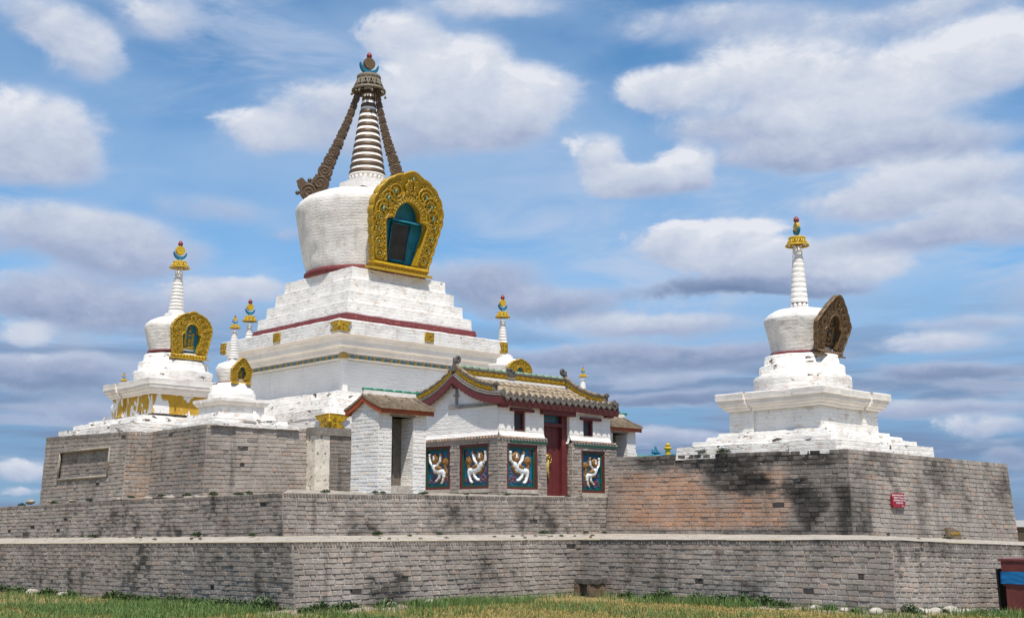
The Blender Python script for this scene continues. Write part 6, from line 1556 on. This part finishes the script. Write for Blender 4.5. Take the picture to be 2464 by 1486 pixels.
def weed(x, y, z, s, label, group, flowers=True, cat='weed', kind_=None):
    lm, fm = PROT[rw.randrange(4)]
    t_ = thing('flowering_weed' if flowers else 'leafy_weed', (x, y, z), label, cat, group, rw.uniform(0, 6)); t_.scale = (s, s, s*rw.uniform(.8, 1.2))
    a = bpy.data.objects.new('leaves', lm); COL.objects.link(a); a.parent = t_
    if flowers: b = bpy.data.objects.new('flowers', fm); COL.objects.link(b); b.parent = t_
GW = 'leafy weeds at the foot of the lowest wall'
LW = 'dark leafy weed clump at the foot of the lowest wall'
spots = [(12.5, y, 1.15) for y in (33.5, 32.2, 30.2, 26.6, 26.0, 25.2, 24.5, 23.6, 22.9, 22.2, 21.6, 21.0, 20.5, 20.0)] + [(12.3, 28.4, .9), (12.35, 19.9, .8), (12.8, 19.05, .8), (13.2, 19.1, .9), (13.6, 19.12, .9), (14.0, 19.1, .8), (14.7, 19.12, .9), (15.4, 19.1, .8), (16.3, 19.12, .7)] + \
    [(20.35, y, s) for y, s in ((17.6, .9), (17.1, 1.0), (16.7, 1.0), (15.9, .9), (15.4, 1.0), (15.0, 1.1), (14.5, 1.0), (14.1, 1.1), (13.6, .9), (12.5, .65), (12.0, .5))] + [(20.9, 11.1, .85), (22.0, 11.1, .65), (23.0, 11.12, .6), (23.6, 11.1, .6), (20.45, 10.9, .5), (22.6, 11.05, .45)]
for (x, y, s) in spots:
    weed(x+rw.uniform(-.12, .05), y+rw.uniform(-.15, .15), ground_z(x, y)-.02, s, LW, GW)
GW2 = 'small green weeds growing on the ledges'
LW2 = 'small green weed growing out of a ledge of the brick terraces'
led = [(13.33, 29.6, 1.28, .5), (13.34, 24.3, 1.34, .55), (13.3, 21.9, 1.36, .35), (15.7, 20.75, 1.38, .5), (16.3, 20.4, 1.35, .25), (17.4, 20.7, 1.37, .3), (20.6, 20.6, 1.37, .55), (22.2, 20.7, 1.37, .4), (22.9, 20.7, 1.37, .35), (12.95, 25.5, 1.25, .22), (14.6, 19.9, 1.29, .22), (17.0, 20.0, 1.29, .25), (18.6, 20.2, 1.31, .22), (15.5, 19.8, 1.28, .18), (27.0, 13.45, 1.27, .3), (21.7, 20.0, 1.32, .25), (19.6, 20.3, 1.33, .2),
    (13.55, 24.0, 2.24, .5), (13.55, 25.2, 2.24, .45), (13.55, 26.4, 2.25, .5), (13.55, 28.0, 2.24, .4), (13.6, 30.5, 2.2, .45), (13.5, 32.5, 2.15, .4), (13.5, 34.8, 2.1, .5), (14.6, 21.15, 2.27, .45), (16.0, 20.98, 2.28, .3), (17.2, 20.98, 2.28, .35), (18.5, 21.05, 2.29, .3), (19.8, 21.05, 2.29, .35), (21.3, 21.7, 2.30, .3), (22.4, 21.5, 2.30, .35), (20.2, 21.8, 2.30, .3), (20.1, 22.9, 2.30, .35), (20.8, 21.6, 2.3, .25), (23.0, 21.6, 2.3, .25), (15.8, 21.0, 2.28, .35), (17.1, 21.0, 2.28, .3), (15.0, 24.9, 2.33, .4), (16.4, 25.3, 2.36, .3), (17.5, 25.2, 2.38, .35), (24.9, 14.9, 3.22, .01)]
rl = random.Random(77)
for k in range(14): led.insert(0, (rl.uniform(13.6, 22.5), rl.uniform(19.75, 20.7), 1.315, rl.uniform(.12, .26)))
for k in range(7): led.insert(0, (rl.uniform(12.9, 13.3), rl.uniform(21.5, 32), 1.28, rl.uniform(.12, .28)))
for k in range(7): led.insert(0, (rl.uniform(13.5, 13.9), rl.uniform(22, 34), 2.24, rl.uniform(.2, .42)))
for (x, y, z, s) in led[:-1]: weed(x, y, z-.01, s, LW2, GW2, False)
for (x, y, z, s, lb) in ((23.27, 17.75, 3.27, .62, 'feathery green weed on the right bastion top, the left of two'), (23.27, 17.15, 3.27, .80, 'taller green weed on the right bastion top, the right of two'), (14.2, 28.95, 3.95, .6, 'dry green weed on the left bastion top under the yellow patched base'), (19.2, 25.9, 4.5, .01, '')):
    if lb: weed(x, y, z, s, lb, None, False)
# ---- grass
rng = random.Random(99); mb = MB()
def inside_wall(x, y):
    return (x > 12.72 and y > 19.38) or (x > 20.62 and y > 11.38)
cnt = 0
Fv = Vector((cos(HEAD), sin(HEAD))); Lv = Vector((sin(HEAD), -cos(HEAD)))
while cnt < 52000:
    F_ = rng.uniform(19.8, 35) if rng.random() < .35 else rng.uniform(19.8, 25.5)
    la = rng.uniform(-.45, .46)*F_
    x = Fv.x*F_+Lv.x*la; y = Fv.y*F_+Lv.y*la
    if inside_wall(x, y): continue
    # distance to the walls
    dw = min(12.72-x if y > 19.38 else 9, 9)
    if x > 12.5 and x < 20.7: dw = min(dw, 19.38-y)
    if y > 11.3 and x < 20.62: dw = min(dw, 20.62-x)
    if x > 20.5: dw = min(dw, 11.38-y)
    n_ = noise.noise(Vector((x*.5, y*.5, 0))); n2_ = noise.noise(Vector((x*1.7, y*1.7, 4)))
    green = (1.0 if dw < 1.3+.8*n_ else .12+.6*n_) if x > 12.9 else (1.0 if dw < 3.2+1.6*n_ else .45)
    if x > 20.7 and y < 11.4: green = .6 if dw > .7 else .1
    bare = n2_ > .28 and green < .5 and x < 15
    if bare: continue
    if x > 12.7 and x < 14.8 and y > 18.2 and rng.random() < .7: continue
    if rng.random() > .35+.65*green and rng.random() < .45: continue
    if ((12.2 < x < 15.2 and 18.45 < y) or (19.6 < x and y < 14.0 and dw < 1.0)) and rng.random() < .86: continue
    g = rng.uniform(.7, 1.35); hh = rng.uniform(.03, .075)
    if rng.random() < green*.85:
        hh = rng.uniform(.07, .19)*(1.0+.6*max(0, n2_) if dw < 1.5 else .75); c = (.082*g, .150*g, .034*g) if rng.random() < .7 else (.14*g, .19*g, .05*g)
    else: c = rng.choice([(.32*g, .225*g, .06*g), (.20*g, .20*g, .05*g), (.17*g, .19*g, .045*g), (.38*g, .27*g, .09*g)]); hh *= .9
    z = ground_z(x, y)-.02; a = rng.uniform(0, pi); w = .0065*rng.uniform(.7, 1.5); dx, dy = cos(a)*w, sin(a)*w
    lx_, ly_ = rng.uniform(-.5, .5)*hh, rng.uniform(-.5, .5)*hh
    i0, i1, i2 = mb.vert((x-dx, y-dy, z)), mb.vert((x+dx, y+dy, z)), mb.vert((x+lx_*.4+dx*.7, y+ly_*.4+dy*.7, z+hh*.6))
    i3 = mb.vert((x+lx_*.4-dx*.7, y+ly_*.4-dy*.7, z+hh*.6)); i4 = mb.vert((x+lx_, y+ly_, z+hh))
    mb.face((i0, i1, i2, i3), 0, c); mb.face((i3, i2, i4), 0, tuple(q*1.15 for q in c)); cnt += 1
tag(mb.build('grass', 'grass_blade'), 'short green and dry yellow grass along the foot of the lowest wall', 'grass', kind='stuff')
# loose stones along the footing
rg = random.Random(8)
k = 0
for (x, y, s) in [(21.4, 11.2, .10), (21.75, 11.18, .14), (22.35, 11.2, .17), (22.75, 11.15, .10), (23.0, 11.2, .12), (20.2, 12.2, .09), (20.3, 12.9, .10), (20.1, 11.5, .13), (15.9, 19.2, .12), (14.9, 19.2, .10), (12.5, 29.3, .12), (12.55, 31.3, .14), (21.05, 11.15, .12), (24.0, 11.1, .13)]:
    mb = MB(); boulder(mb, (x, y, ground_z(x, y)+s*.15), s, (1.35, .8, .62), k*3.1); k += 1
    tag(mb.build('footing_stone', 'pale_stone'), 'rough pale stone lying at the foot of the lowest wall', 'stone', 'rough stones along the foot of the lowest wall')
for (x, y, s) in [(13.55, 34.3, .14), (13.57, 33.0, .08), (13.55, 31.5, .09), (13.6, 28.9, .10), (13.58, 27.2, .13), (13.62, 26.2, .15), (13.75, 25.5, .12), (14.1, 25.4, .10), (13.55, 24.7, .09)]:
    mb = MB(); boulder(mb, (x, y, 2.215), s*.8, (1.0, 1.7, .55), k*2.3, amp=.55); k += 1
    tag(mb.build('rubble_stone', 'rubble'), 'pale rubble stone lying under the left bastion wall', 'stone', 'rubble stones under the left bastion')
for (x, y) in [(12.98, 30.0), (13.05, 27.5), (13.0, 23.9), (13.05, 23.6), (14.9, 20.2), (18.0, 20.1), (24.1, 12.7), (13.1, 21.3), (16.2, 19.9), (17.3, 20.5), (19.2, 19.8), (20.3, 20.1), (21.2, 19.6), (21.9, 17.2), (22.4, 15.1), (22.0, 13.1), (25.6, 12.4), (12.95, 26.2), (13.0, 31.8), (14.1, 20.4), (15.2, 19.7)]:
    mb = MB(); boulder(mb, (x, y, 1.30), .035, (1.3, 1, .7), k); k += 1
    tag(mb.build('pebble', 'brown_boulder'), 'small brown pebble lying on the pale paved ledge', 'stone', 'pebbles on the pale paved ledge')
